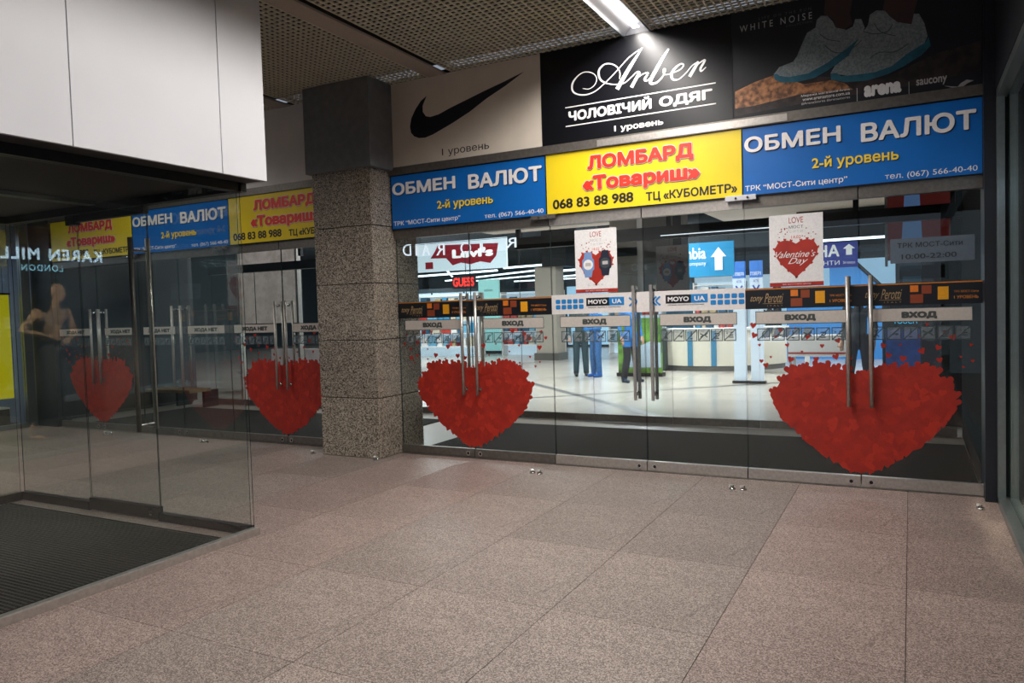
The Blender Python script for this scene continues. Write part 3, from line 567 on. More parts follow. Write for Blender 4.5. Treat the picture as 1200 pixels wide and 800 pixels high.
def yellow_sign(x0, x1, label):
    t = sign_base('pawnshop_sign', x0, x1, 2.482, 3.058, YEL, label, 'sign', 'yellow pawnshop signs'); k = (x1-x0)/1.88; X = lambda v: x0+(v+3.141)*k; y = YS_
    for s, a, b, c, d in (('ЛОМБАРД', -2.70, -1.68, 2.845, 3.0), ('«Товариш»', -2.755, -1.625, 2.64, 2.81)):
        text(s, X(a)-.008, X(b)+.008, c-.012, d+.008, y, mat('letter_rim', (150, 110, 90), .5), t, .085, t=.002)
        text(s, X(a)-.006, X(b)+.006, c-.006, d+.006, y-.002, SWHITE, t, .07, t=.002); text(s, X(a), X(b), c, d, y-.004, SRED, t, .052, t=.003)
    text('068 83 88 988', X(-3.075), X(-2.25), 2.525, 2.618, y, SBLK, t, .03); text('ТЦ «КУБОМЕТР»', X(-2.13), X(-1.305), 2.505, 2.60, y, SBLK, t, .03)
blue_sign(-1.275, .49, 'blue currency exchange sign at the right end, under the sneaker banner')
yellow_sign(-3.15, -1.278, 'yellow pawnshop sign under the black menswear banner')
blue_sign(-5.03, -3.153, 'blue currency exchange sign right of the pillar, under the swoosh banner')
yellow_sign(-7.56, -5.70, 'yellow pawnshop sign left of the pillar, partly cut by it')
blue_sign(-9.44, -7.565, 'blue currency exchange sign seen through the glass lobby')
yellow_sign(-11.32, -9.445, 'leftmost yellow pawnshop sign, seen through the glass lobby')
# upper banners
def banner(name, x0, x1, m, label):
    t = thing(name, ((x0+x1)/2, YS_, 3.15), label, 'banner'); MB().box(x0, YS_, 3.15, x1, YS_+.075, 4.048, m).build('banner_sheet', t)
    mb = MB(); mb.box(x1-.004, YS_-.003, 3.15, x1, YS_+.07, 4.048, DARKM); mb.box(x0, YS_-.003, 3.143, x1, YS_+.07, 3.15, DARKM); each(mb, 'edge_trim', t); return t
t = banner('swoosh_banner', -4.985, -3.175, NIKEB, 'beige banner with a dark swoosh right of the pillar')
o = MB().poly(ART['swoosh'], YS_, INK, .002).build('swoosh', t); text('1 уровень', -4.35, -3.78, 3.185, 3.275, YS_, INK, t)
t = banner('menswear_banner', -3.175, -1.345, ARB, 'glossy black menswear banner with white script lettering')
mb = MB()
for i, (p, ws) in enumerate(ART['arber']): ribbon(mb, p, ws, YS_-.001-.0004*i, PWHITE, .001)
tag(mb.build('script_lettering', t), 'white flowing script reading Arber')
mb = MB(); mb.rect(-2.925, 3.480, -1.49, 3.490, YS_, PWHITE); mb.build('rule', t); mb = MB(); mb.rect(-2.925, 3.302, -1.49, 3.312, YS_, PWHITE); mb.build('rule', t)
text('ЧОЛОВІЧИЙ', -2.894, -2.07, 3.35, 3.468, YS_, PWHITE, t, .045); text('ОДЯГ', -2.0, -1.52, 3.335, 3.443, YS_, PWHITE, t, .045); text('1 уровень', -2.433, -1.965, 3.178, 3.245, YS_, PWHITE, t, .03)
t = banner('sneaker_banner', -1.345, .49, mat('dark_print', (18, 21, 30), .55, 0, .35, 2), 'dark banner showing two white running shoes on a log')
def lay(key, y, m, nm): return MB().poly([tuple(p) for p in ART[key]], y, m, .0006).build(nm, t)
def topclip(key):
    ART[key] = [(p[0], min(p[1], 4.04)) for p in ART[key]]
for k in ('l_ankle', 'r_ankle'): topclip(k)
lay('log_dark', YS_, mat('print_log_dark', (44, 34, 34), .5, 0, .5, 14), 'log_print'); lay('log_lit', YS_-.0007, mat('print_log', (176, 120, 78), .5, 0, .4, 22, c2=(90, 58, 40)), 'log_print')
lay('l_ankle', YS_-.0014, mat('print_skin', (64, 44, 44), .5), 'ankle_print'); lay('r_ankle', YS_-.0014, mat('print_skin', (64, 44, 44), .5), 'ankle_print')
KN = mat('print_knit', (138, 146, 150), .5, 0, .3, 70, c2=(108, 118, 122)); TE = mat('print_teal', (30, 92, 112), .5, 0, .15, 20)
lay('l_upper', YS_-.0021, KN, 'shoe_print'); lay('l_sole', YS_-.0028, TE, 'sole_print'); lay('r_upper', YS_-.0035, KN, 'shoe_print'); lay('r_sole', YS_-.0042, TE, 'sole_print')
mb = MB()
for ln in ART['lines']: ribbon(mb, [tuple(p) for p in ln], [.006]*len(ln), YS_-.0049, mat('print_dark_line', (60, 72, 78), .5), .0004)
mb.build('shoe_stitching', t)
text('WHITE NOISE', -1.277, -.698, 3.875, 3.93, YS_, LGREY, t, 0, space=1.6); text('LIFE ON THE RUN', -1.12, -.705, 3.948, 3.97, YS_, mat('faint_print', (90, 90, 92), .5), t, 0, space=1.6); text('COLLECTION', -.9, -.7, 3.845, 3.86, YS_, mat('faint_print', (90, 90, 92), .5), t, 0, space=1.5)
text('Мережа магазинів Arena', -.79, -.42, 3.245, 3.268, YS_-.0012, PWHITE, t); text('www.arenastore.com.ua', -.78, -.42, 3.215, 3.237, YS_-.0012, PWHITE, t); text('#ArenaStores #arenastores', -.79, -.42, 3.183, 3.205, YS_-.0012, LGREY, t)
text('arena', -.317, -.05, 3.172, 3.262, YS_-.0012, PWHITE, t, .06); text('saucony', .052, .26, 3.185, 3.25, YS_-.0012, LGREY, t, .02)
mb = MB(); mb.rect(-.37, 3.15, -.365, 3.255, YS_-.0012, LGREY); mb.rect(0, 3.15, .004, 3.245, YS_-.0012, LGREY); each(mb, 'divider', t); MB().poly([tuple(p) for p in ART['saucony']], YS_-.0012, LGREY, .001).build('logo', t)
t = thing('upper_billboard', (-8.6, YS_, 3.15), 'blank grey upper banner with blue slanted field left of the pillar', 'banner')
MB().box(-11.35, YS_, 3.15, -5.9, YS_+.075, 4.048, GREYP).build('banner_sheet', t); MB().poly([(-9.38, 3.152), (-7.84, 3.152), (-7.2, 4.04), (-9.38, 4.04)], YS_, mat('banner_blue', (24, 138, 214), .45, 0, .02, 3, emit=.08), .002).build('blue_field', t)

# posters taped on the doors
def poster(x0, z0, label, y=YF-.0095):
    wd, h = .43, .61; t = thing('poster', (x0+wd/2, y, z0), label, 'poster'); mb = MB(); mb.rect(x0, z0, x0+wd, z0+h, y, PWHITE, .001); mb.build('paper', t)
    mb = MB(); mb.rect(x0, z0, x0+wd, z0+.035, y-.0011, HEART, .0004); mb.build('red_footer', t); text('трк мост-сити центр', x0+.1, x0+.33, z0+.012, z0+.024, y-.0016, PWHITE, t, t=.0004)
    text('LOVE', x0+.16, x0+.275, z0+.535, z0+.585, y-.0011, HEART, t, 0, t=.0004); text('МОСТ', x0+.16, x0+.275, z0+.49, z0+.515, y-.0011, LGREY if 'watch' in label else PLTXT, t, t=.0004)
    text('СИТИ', x0+.165, x0+.27, z0+.455, z0+.475, y-.0011, LGREY, t, t=.0004, space=1.6); text('14.02', x0+.18, x0+.255, z0+.405, z0+.43, y-.0011, SRED, t, t=.0004)
    rnd = random.Random(len(label)); mb = MB(); c = x0+wd/2; s = [(0, .36), (.04, .385), (.09, .395), (.14, .38), (.175, .32), (.165, .26), (.12, .19), (.06, .13), (0, .075)]
    mb.poly([(c+a, z0+b) for a, b in s]+[(c-a, z0+b) for a, b in s[::-1][1:-1]], y-.0011, HEART, .0004)
    for a, b in s[1:]:
        for q in (-1, 1): mb.poly(heart_pts(c+q*a, z0+b, .014, rnd.uniform(-.5, .5)), y-.0016, HEART, .0003)
    for _ in range(22):
        q = rnd.choice((-1, 1)); mb.poly(heart_pts(c+q*rnd.uniform(.05, .16), z0+rnd.uniform(.41, .5), rnd.choice([.004, .006, .007]), rnd.uniform(-.5, .5)), y-.0011, HEART2, .0003)
    mb.build('heart_print', t); return t
t = poster(-1.07, 1.685, 'white Valentine poster with red heart and script on the right door'); y = YF-.0095
text('Valentine’s', -1.02, -.70, 1.93, 1.985, y-.002, PWHITE, t, .0, .5, t=.0004); text('Day', -.92, -.76, 1.86, 1.925, y-.002, PWHITE, t, 0, .5, t=.0004)
def watch(t, cx, cz, m, m2, y, s=1):
    mb = MB(); mb.poly([(cx+a*s, cz+b*s) for a, b in [(-.035, .12), (.035, .12), (.045, .06), (.062, .045), (.062, -.045), (.045, -.06), (.035, -.12), (-.035, -.12), (-.045, -.06), (-.062, -.045), (-.062, .045), (-.045, .06)]], y, m, .0006)
    mb.poly([(cx+.05*s*math.cos(q*math.pi/9), cz+.05*s*math.sin(q*math.pi/9)) for q in range(18)], y-.0007, m2, .0005); mb.rect(cx-.028*s, cz-.014*s, cx+.028*s, cz+.018*s, y-.0013, LGREY, .0005); mb.build('watch_print', t)
t = poster(-2.885, 1.70, 'white poster with two watches over a red heart'); watch(t, -2.75, 1.97, mat('watch_blue', (120, 152, 200), .5), PWHITE, y-.002); watch(t, -2.575, 1.98, mat('watch_navy', (26, 34, 52), .5), mat('watch_dark', (60, 66, 74), .5), y-.002)
text('G-MAX', -2.76, -2.6, 1.765, 1.785, y-.0011, LGREY, t, t=.0004, space=1.5)
t = thing('opening_hours_plate', (.1, YF-.01, 1.83), 'grey opening hours plate on the rightmost door', 'plate')
MB().rect(-.14, 1.835, .44, 2.03, YF-.0075, mat('hours_plate', (92, 104, 118), .5), .003).build('plate_body', t); text('ТРК МОСТ-Сити', -.09, .36, 1.955, 1.995, YF-.0105, mat('hours_ink', (36, 44, 54), .5), t, .01); text('10:00-22:00', -.06, .32, 1.865, 1.905, YF-.0105, mat('hours_ink', (36, 44, 54), .5), t, .01)
t = thing('reflection_lettering', (-4.2, 6.84, 2.1), 'reversed white letters standing in for a reflection at the first entrance door', 'lettering')  # solid letters stand in for a mirror image in the door glass
LW = mat('reflection_letter', (225, 235, 245), .4, emit=.75)  # emission imitates the brightness of reflected lettering
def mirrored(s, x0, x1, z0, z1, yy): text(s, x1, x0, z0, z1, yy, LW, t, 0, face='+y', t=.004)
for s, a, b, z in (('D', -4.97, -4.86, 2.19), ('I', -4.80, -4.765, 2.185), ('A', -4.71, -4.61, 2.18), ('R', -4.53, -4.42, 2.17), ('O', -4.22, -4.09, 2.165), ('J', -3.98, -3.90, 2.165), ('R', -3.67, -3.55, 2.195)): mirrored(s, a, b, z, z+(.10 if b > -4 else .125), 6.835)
mb = MB(); mb.box(-5.03, 6.832, 2.298, -3.5, 6.836, 2.302, DARKM); mb.build('added_wire', t)  # wire added only to carry the stand-in letters

# chrome door stops in pairs on the floor
gn = 'chrome door stops on the granite floor'
stops = [(-5.98, 6.38, 'chrome door stop left of the pillar foot'), (-5.06, 6.34, 'chrome door stop at the pillar front corner'), (-3.19, 6.34, 'left of two chrome stops before the third entrance door'), (-3.11, 6.33, 'right of two chrome stops before the third entrance door'),
         (-1.33, 6.36, 'left of two chrome stops before the fourth entrance door'), (-1.24, 6.36, 'right of two chrome stops before the fourth entrance door'), (.44, 6.38, 'lone chrome stop by the dark right corner'), (-7.95, 6.5, 'left chrome stop of the pair outside the centre exit doors'), (-7.86, 6.5, 'right chrome stop of the pair outside the centre exit doors'), (-9.92, 6.52, 'left chrome stop of the pair before the far heart'), (-9.82, 6.52, 'right chrome stop of the pair before the far heart')]
for x, yy, lb in stops:
    t = thing('door_stop', (x, yy, 0), lb, 'door stop', gn); mb = MB(); mb.tube((x, yy, 0), (x, yy, .012), .03, CHROME, 16, .026); mb.tube((x, yy, .012), (x, yy, .035), .016, CHROME, 14, .012); shade(mb.build('base', t))
    mb = MB(); mb.tube((x, yy, .03), (x-.018, yy-.022, .036), .011, mat('rubber_buffer', (190, 188, 184), .5), 10); mb.build('buffer', t)

# ================================================================ GLASS LOBBY ON THE LEFT
GX, GY, LX = -4.17, 3.82, -7.02                                  # front pane plane, rear pane plane, left pane plane
t = thing('lobby_canopy', (-5.5, 1.6, 2.5), 'bright white box canopy above the glass lobby', 'canopy')
for a, b in ((3.49, 3.87), (2.50, 3.486), (1.51, 2.496), (.52, 1.506), (-.47, .516), (-1.46, -.474), (-2.45, -1.464)):
    MB().box(-3.975, a+.002, 2.5, -3.95, b-.001, 4.05, WHITEP).build('fascia_panel', t)
mb = MB(); mb.box(-7.2, 3.845, 2.5, -3.976, 3.87, 4.05, WHITEP); mb.build('rear_fascia', t)
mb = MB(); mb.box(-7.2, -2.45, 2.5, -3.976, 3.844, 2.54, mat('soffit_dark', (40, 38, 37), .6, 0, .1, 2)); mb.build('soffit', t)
mb = MB(); mb.box(-4.21, -2.45, 2.44, -4.13, 3.8, 2.5, DARKM); mb.box(LX-.04, GY-.045, 2.44, -4.13, GY+.03, 2.5, DARKM); mb.box(LX-.04, -2.45, 2.44, LX+.04, GY, 2.5, DARKM); each(mb, 'glass_channel', t)
mb = MB(); mb.box(-5.7, -2.4, 2.47, -5.6, 3.7, 2.5, DARKM); mb.box(-6.9, 1.9, 2.47, -4.3, 2.0, 2.5, DARKM); each(mb, 'soffit_beam', t)
# front run
t = thing('glass_screen', (GX, 1.0, 0), 'front glass screen of the lobby on a bright steel rail', 'glass screen')
MB().box(GX-.003, -2.4, .05, GX+.003, GY, 2.438, GLASS).build('pane', t)
mb = MB(); mb.box(GX-.03, -2.4, 0, GX+.03, GY+.03, .05, STEEL); mb.build('base_rail', t, .003)
# left run
t = thing('glass_screen', (LX, 1.0, 0), 'left side glass screen of the lobby on a dark rail', 'glass screen')
MB().box(LX-.003, -2.4, .07, LX+.003, GY-.03, 2.438, GLASS).build('pane', t); MB().box(LX-.03, -2.4, 0, LX+.03, GY-.03, .07, DARKM).build('base_rail', t, .003)
# rear run: two fixed panes and a door leaf between them
t = thing('glass_screen', ((LX-6.04)/2, GY, 0), 'rear fixed glass pane at the left corner of the lobby', 'glass screen')
MB().box(LX+.01, GY-.003, .07, -6.05, GY+.003, 2.438, GLASS).build('pane', t); MB().box(LX, GY-.03, 0, -6.045, GY+.03, .07, DARKM).build('base_rail', t, .003)
MB().box(-6.16, GY-.03, 2.36, -6.045, GY+.03, 2.438, DARKM).build('patch_fitting', t, .003)
t = thing('glass_screen', (-4.7, GY, 0), 'rear fixed glass pane ending at the free corner of the lobby', 'glass screen')
MB().box(-5.17, GY-.003, .06, -4.20, GY+.003, 2.438, GLASS).build('pane', t); MB().box(-5.17, GY-.03, 0, -4.2, GY+.03, .06, DARKM).build('base_rail', t, .003)
t = thing('lobby_door', (-5.6, GY, 0), 'glass lobby door with tall tubular handles', 'door')
MB().box(-6.035, GY-.003, .10, -5.18, GY+.003, 2.38, GLASS).build('pane', t); MB().box(-6.04, GY-.025, .01, -5.18, GY+.025, .105, DARKM).build('bottom_rail', t, .003)
MB().box(-6.04, GY-.025, 2.38, -5.18, GY+.025, 2.438, DARKM).build('top_rail', t, .003)
mb = MB(); mb.tube((-5.25, GY-.025, .06), (-5.25, GY-.04, .06), .022, CHROME, 16); mb.build('lock', t)
for q, m in ((-1, STEELD), (1, STEEL)):
    mb = MB(); mb.tube((-5.28, GY+q*.075, .70), (-5.28, GY+q*.075, 2.2), .018, m, 18); h = shade(mb.build('door_handle', t))
    for z in (.75, 2.1):
        mb = MB(); mb.tube((-5.28, GY+q*.075, z), (-5.28, GY+q*.006, z), .009, CHROME, 10); mb.build('standoff', h)
t = thing('entrance_mat', (-5.6, 1.5, 0), 'black ribbed rubber mat inside the glass lobby', 'mat')
MB().box(LX+.08, -2.3, 0, GX-.14, GY-.16, .008, MATD).build('mat_base', t)
mb = MB(); y = -2.28
while y < GY-.18: mb.box(LX+.09, y, .008, GX-.15, y+.016, .014, mat('mat_rib', (30, 34, 32), .7, 0, .2, 80)); y += .032
tag(mb.build('mat_ribs', t), kind='stuff')

# ================================================================ FIGURES (tapered limbs fused by voxel remesh into one skin)
def capsule(vs, fs, p0, p1, r0, r1, n=12):
    p0, p1 = Vector(p0), Vector(p1); d = p1-p0; L_ = d.length
    if L_ < 1e-5: d = Vector((0, 0, 1)); L_ = 0
    d.normalize(); a = d.orthogonal().normalized(); b_ = d.cross(a); rings = []
    for k in (0, 1, 2): t = math.radians(-90+30*k); rings.append((p0+d*r0*math.sin(t), max(r0*math.cos(t), .0004)))
    rings.append((p0, r0)); rings.append((p1, r1))
    for k in (1, 2, 3): t = math.radians(30*k); rings.append((p1+d*r1*math.sin(t), max(r1*math.cos(t), .0004)))
    o = len(vs)
    for c, r in rings:
        for i in range(n):
            t = 2*math.pi*i/n; vs.append(tuple(c+a*math.cos(t)*r+b_*math.sin(t)*r))
    for k in range(len(rings)-1):
        for i in range(n): j = (i+1) % n; fs.append((o+k*n+i, o+k*n+j, o+(k+1)*n+j, o+(k+1)*n+i))
    fs.append(tuple(range(o, o+n))[::-1]); q = o+(len(rings)-1)*n; fs.append(tuple(range(q, q+n)))
def ellip(vs, fs, c, r, nu=16, nv=10):
    o = len(vs)
    for j in range(nv+1):
        th = math.pi*min(max(j/nv, .02), .98)
        for i in range(nu): ph = 2*math.pi*i/nu; vs.append((c[0]+r[0]*math.sin(th)*math.cos(ph), c[1]+r[1]*math.sin(th)*math.sin(ph), c[2]+r[2]*math.cos(th)))
    for j in range(nv):
        for i in range(nu): k = (i+1) % nu; fs.append((o+j*nu+i, o+(j+1)*nu+i, o+(j+1)*nu+k, o+j*nu+k))
    fs.append(tuple(range(o, o+nu))); q = o+nv*nu; fs.append(tuple(range(q, q+nu))[::-1])
def figure(name, parent, J, zones, voxel=.012, s=1.0, face=(0, -1), lg=1.0):
    """J: joints (local metres). zones(co)->material. face: direction the face looks at"""
    vs, fs = [], []; C_ = lambda a, b, r0, r1: capsule(vs, fs, J[a] if isinstance(a, str) else a, J[b] if isinstance(b, str) else b, r0, r1)
    C_('pelvis', 'chest', .115, .125); C_('chest', 'neck', .11, .06); C_('neck', 'head', .05, .052)
    hx = Vector(J['head']); f = Vector((face[0], face[1], 0)).normalized(); sd = Vector((-f.y, f.x, 0))
    ellip(vs, fs, hx+Vector((0, 0, .07)), (.082, .082, .112)); ellip(vs, fs, hx+f*.022+Vector((0, 0, .06)), (.072, .072, .10)); ellip(vs, fs, hx+f*.04+Vector((0, 0, -.012)), (.045, .045, .045))
    capsule(vs, fs, hx+f*.088+Vector((0, 0, .075)), hx+f*.104+Vector((0, 0, .04)), .010, .015); capsule(vs, fs, hx+f*.07+sd*.018+Vector((0, 0, .006)), hx+f*.07-sd*.018+Vector((0, 0, .006)), .014, .014)
    for q in (-1, 1):
        ellip(vs, fs, hx+sd*q*.08+Vector((0, 0, .055)), (.018, .018, .032), 8, 6); ellip(vs, fs, hx+f*.078+sd*q*.03+Vector((0, 0, .1)), (.02, .02, .01), 8, 6)
    for q in 'LR':
        C_('chest', 'shoulder'+q, .085, .062); C_('shoulder'+q, 'elbow'+q, .054, .040); C_('elbow'+q, 'wrist'+q, .040, .027)
        C_('pelvis', 'hip'+q, .11, .10); C_('hip'+q, 'knee'+q, .092, .060*lg); C_('knee'+q, 'ankle'+q, .060*lg, .038*lg*lg)
        a = Vector(J['ankle'+q]); fd = Vector(J.get('foot'+q, (f.x, f.y, 0))).normalized()
        drop = a.z-J.get('ground', 0)
        capsule(vs, fs, a-fd*.03+Vector((0, 0, -drop+.035)), a+fd*.15+Vector((0, 0, -drop+.03)), .034*lg, .028*lg); capsule(vs, fs, a, a-fd*.03+Vector((0, 0, -drop+.035)), .036*lg, .032*lg)
        wv = Vector(J['wrist'+q]); d = (wv-Vector(J['elbow'+q])).normalized(); pm = wv+d*.07
        sv = d.cross(f).normalized() if abs(d.dot(f)) < .95 else d.orthogonal().normalized(); nv = d.cross(sv)
        capsule(vs, fs, wv+sv*.014, pm+sv*.02, .022, .018); capsule(vs, fs, wv-sv*.014, pm-sv*.02, .022, .018)
        for i, l in enumerate((.062, .072, .067, .052)):
            b_ = pm+sv*(.03-.02*i); m_ = b_+d*l*.55+nv*.006; capsule(vs, fs, b_, m_, .0095, .009, 8); capsule(vs, fs, m_, m_+d*l*.45+nv*.02, .009, .008, 8)
        tb = wv+sv*.03+d*.02; capsule(vs, fs, tb, tb+sv*.03+d*.04, .011, .010, 8); capsule(vs, fs, tb+sv*.03+d*.04, tb+sv*.035+d*.07, .010, .009, 8)
    me = bpy.data.meshes.new(name); me.from_pydata([tuple(Vector(v)*s) for v in vs], [], fs); o = bpy.data.objects.new(name, me); COL.objects.link(o)
    rm = o.modifiers.new('remesh', 'REMESH'); rm.mode = 'VOXEL'; rm.voxel_size = voxel; rm.use_smooth_shade = True
    sm = o.modifiers.new('smooth', 'SMOOTH'); sm.factor = .5; sm.iterations = 3
    dg = bpy.context.evaluated_depsgraph_get(); dg.update(); m2 = bpy.data.meshes.new_from_object(o.evaluated_get(dg)); o.modifiers.clear(); o.data = m2; bpy.data.meshes.remove(me); m2.name = name
    ml = []
    for p in m2.polygons:
        m = zones(p.center/s)
        if m not in ml: ml.append(m); m2.materials.append(m)
        p.material_index = ml.index(m); p.use_smooth = True
    if parent: adopt(o, parent); 
    o.location = parent.location if parent else (0, 0, 0)
    return o
def stand(dx=0, arms='down', step=.12, step_y=0, h=0):
    J = dict(pelvis=(0, 0, .97), chest=(0, 0, 1.28), neck=(0, 0, 1.48), head=(0, 0, 1.58), hipL=(-.09, 0, .93), hipR=(.09, 0, .93), kneeL=(-.10, -.02-step_y*.4, .5), kneeR=(.10, -.02+step_y*.4, .5),
             ankleL=(-.08-step*.3, -step_y, .09), ankleR=(.08+step*.3, step_y, .09), shoulderL=(-.19, 0, 1.42), shoulderR=(.19, 0, 1.42), elbowL=(-.24, .03, 1.13), elbowR=(.24, .03, 1.13), wristL=(-.24, -.06, .89), wristR=(.24, -.06, .89))
    if arms == 'front': J.update(elbowL=(-.22, -.03, 1.14), wristL=(-.08, -.24, 1.17), elbowR=(.22, -.03, 1.14), wristR=(.08, -.24, 1.12))
    return J
SKIN = mat('skin', (196, 150, 122), .5); HAIRM = mat('dark_hair', (38, 28, 24), .7, 0, .3, 80)
def person(x, y, rz, label, top, leg, shoe, J, s=1.0, coat=.86):
    t = thing('person', (x, y, 0), label, 'person', 'people in the hall behind the doors'); t.rotation_euler = (0, 0, 0)
    def zn(c):
        if c.z > 1.49: return SKIN
        if abs(c.x) > .2 and c.z < .93 and c.z > .7 and c.y < 0: return SKIN
        if c.z > coat: return top
        return leg if c.z > .11 else shoe
    o = figure('body', t, J, zn, .014, s=s, lg=1.3); o.rotation_euler = (0, 0, rz)
    # jacket skirt and hair as clothing shells
    me = o.data; H = Vector(J['head']); vs, fs = [], []; ellip(vs, fs, (H.x, H.y+.018, H.z+.09), (.098, .098, .108), 18, 10)
    vs = [tuple(Vector(v)*s) for v in vs]; hm_ = bpy.data.meshes.new('hair'); hm_.from_pydata(vs, [], fs); hm_.materials.append(HAIRM); ho = bpy.data.objects.new('hair', hm_); COL.objects.link(ho); adopt(ho, t); ho.location = t.location; ho.rotation_euler = (0, 0, rz); shade(ho)
    return t
TEAL = mat('trousers_teal_grey', (38, 62, 70), .8); DK = mat('coat_black', (18, 20, 26), .8); JB = mat('jeans_blue', (40, 92, 150), .8, 0, .2, 30); JK = mat('jacket_blue', (24, 112, 186), .6); SHO = mat('shoe_dark', (24, 26, 30), .5); SHB = mat('shoe_blue', (20, 90, 170), .5); GRN = mat('coat_grey_green', (52, 66, 64), .8)
person(-6.72, 16.0, .5, 'person in dark wide trousers and dark boots seen behind the watch poster door', GRN, TEAL, SHO, stand(), coat=.8)
person(-6.28, 15.85, -.6, 'person in blue jeans and bright blue shoes, second from left', JK, JB, SHB, stand(arms='front'), .97)
person(-5.12, 14.85, .9, 'person in a blue jacket and black trousers with blue boots', JK, DK, mat('boot_navy', (16, 40, 66), .5), stand(step=.3), 1.02, coat=.72)
person(-3.14, 19.8, .2, 'distant person in teal jeans seen between the small hearts', DK, mat('jeans_teal', (20, 96, 120), .8), SHO, stand(), .95)
person(-.72, 13.0, -.3, 'person in black clothes and light shoes walking behind the right handles', DK, DK, mat('shoe_white', (210, 214, 214), .5), stand(step_y=.22), 1.0)
# mannequin in the right-hand shop, facing the passage
SKM = mat('mannequin_skin', (206, 160, 128), .35); DRS = mat('black_dress', (16, 15, 18), .75, 0, .2, 40); BRZ = mat('bronze_top', (84, 62, 46), .5, 0, .2, 60)
t = thing('mannequin', (1.45, 5.76, .1), 'bald tan mannequin in a long black dress, mirrored in the lobby glass', 'mannequin')
J = dict(ground=0, pelvis=(0, 0, 1.08), chest=(0, .02, 1.42), neck=(0, .08, 1.66), head=(0, .12, 1.80), hipL=(0, -.09, 1.03), hipR=(0, .09, 1.03), kneeL=(-.03, -.19, .56), kneeR=(.03, .14, .56), ankleL=(-.02, -.30, .14), ankleR=(.02, .18, .14),
         shoulderL=(0, -.16, 1.60), shoulderR=(0, .22, 1.60), elbowL=(.03, -.34, 1.38), elbowR=(.02, .33, 1.34), wristL=(-.12, -.10, 1.30), wristR=(-.15, .14, 1.26))
def zm(c):
    if c.z > 1.66 or c.z < .45: return SKM
    if math.hypot(c.y-.05, 0) > .15 and c.z > 1.15: return SKM if (c.y < -.14 or c.y > .21) else BRZ
    if c.x < -.115 and c.z > 1.2: return SKM
    return BRZ if c.z > 1.2 else DRS
figure('mannequin_body', t, J, zm, .009, face=(-1, .35))
mb = MB(); n = 40; prof = [(1.26, .125, .135), (1.1, .15, .165), (.9, .17, .20), (.6, .19, .25), (.35, .20, .29), (.2, .205, .30)]; vs = []
for z, a, b in prof:
    for i in range(n):
        tt = 2*math.pi*i/n; k = 1+.035*math.sin(7*tt)*(1.3-z); vs.append((1.45+a*k*math.cos(tt), 5.76+(-.02)*(1.3-z)+b*k*math.sin(tt), .1+z))
mb.add(vs, [(j*n+i, (j+1)*n+i, (j+1)*n+(i+1) % n, j*n+(i+1) % n) for j in range(len(prof)-1) for i in range(n)], DRS); shade(mb.build('skirt', t))
t2 = thing('display_plinth', (1.45, 5.7, 0), 'low plinth under the mannequin in the right shop window', 'plinth'); MB().box(.8, 4.9, 0, 2.1, 6.5, .1, mat('plinth_dark', (34, 32, 32), .6)).build('plinth_body', t2, .006)
# glowing shop name inside the right shop window, seen mirrored in the lobby glass
t = thing('shop_sign', (.75, 4.9, 2.3), 'glowing white shop name inside the right window, mirrored in the lobby glass', 'sign')
GL = mat('sign_glow', (205, 228, 255), .4, emit=8); GL2 = mat('sign_glow_small', (150, 210, 235), .4, emit=9)
text('KAREN MILLEN', 6.04, 4.56, 2.315, 2.455, .74, GL, t, .03, face='-x', space=1.2); text('LONDON', 5.53, 5.05, 2.185, 2.26, .74, GL2, t, .0, face='-x', space=1.25)
mb = MB(); mb.box(.745, 4.1, 2.47, .76, 6.1, 2.485, DARKM); mb.box(.75, 4.2, 2.485, .755, 4.205, 3.3, DARKM); mb.box(.75, 5.9, 2.485, .755, 5.905, 3.3, DARKM); each(mb, 'hanging_bar', t)

# ================================================================ BEHIND THE DOORS
MF = mat('mall_floor', (192, 185, 176), .22, 0, .05, 1.2)
o = MB().box(-30, 9.5, -.05, 8, 46, .0, MF).build('floor_hall'); o['kind'] = 'structure'
o = MB().box(-12.2, 6.862, -.05, .6, 9.5, -.0, mat('threshold_stone', (150, 140, 130), .4, 0, .1, 60)).build('floor_vestibule'); o['kind'] = 'structure'
# dark inlay strips in the hall floor
def strip(x0, y0, x1, y1, wd, name):
    d = Vector((x1-x0, y1-y0)).normalized(); n = Vector((-d.y, d.x))*wd/2; z = .002
    v = [(x0+n.x, y0+n.y, z), (x0-n.x, y0-n.y, z), (x1-n.x, y1-n.y, z), (x1+n.x, y1+n.y, z)]
    o = MB().add(v, [(0, 1, 2, 3)], mat('floor_inlay', (112, 112, 112), .35)).build(name); o['kind'] = 'structure'
strip(-7.6, 10.3, -.6, 16.7, .10, 'trim_5'); strip(-12, 19.1, -3.0, 10.1, .16, 'trim_6'); strip(-16, 14, -6, 23.5, .1, 'trim_7'); strip(-3.2, 14.4, 1.5, 18.6, .06, 'trim_8'); strip(-4.5, 19, 1.5, 13.2, .06, 'trim_9')
t = thing('entrance_mat', (-2.3, 8.0, 0), 'long dark mat in the vestibule behind the entrance doors', 'mat'); MB().box(-4.95, 6.98, 0, .485, 9.05, .012, MATD).build('mat_base', t); MB().box(-4.97, 6.96, 0, .485, 6.98, .014, STEELD).build('mat_edge', t)
t = thing('entrance_mat', (-8.6, 8.0, 0), 'long dark mat in the vestibule behind the exit doors', 'mat'); MB().box(-11.3, 6.98, 0, -5.95, 9.05, .012, MATD).build('mat_base', t)
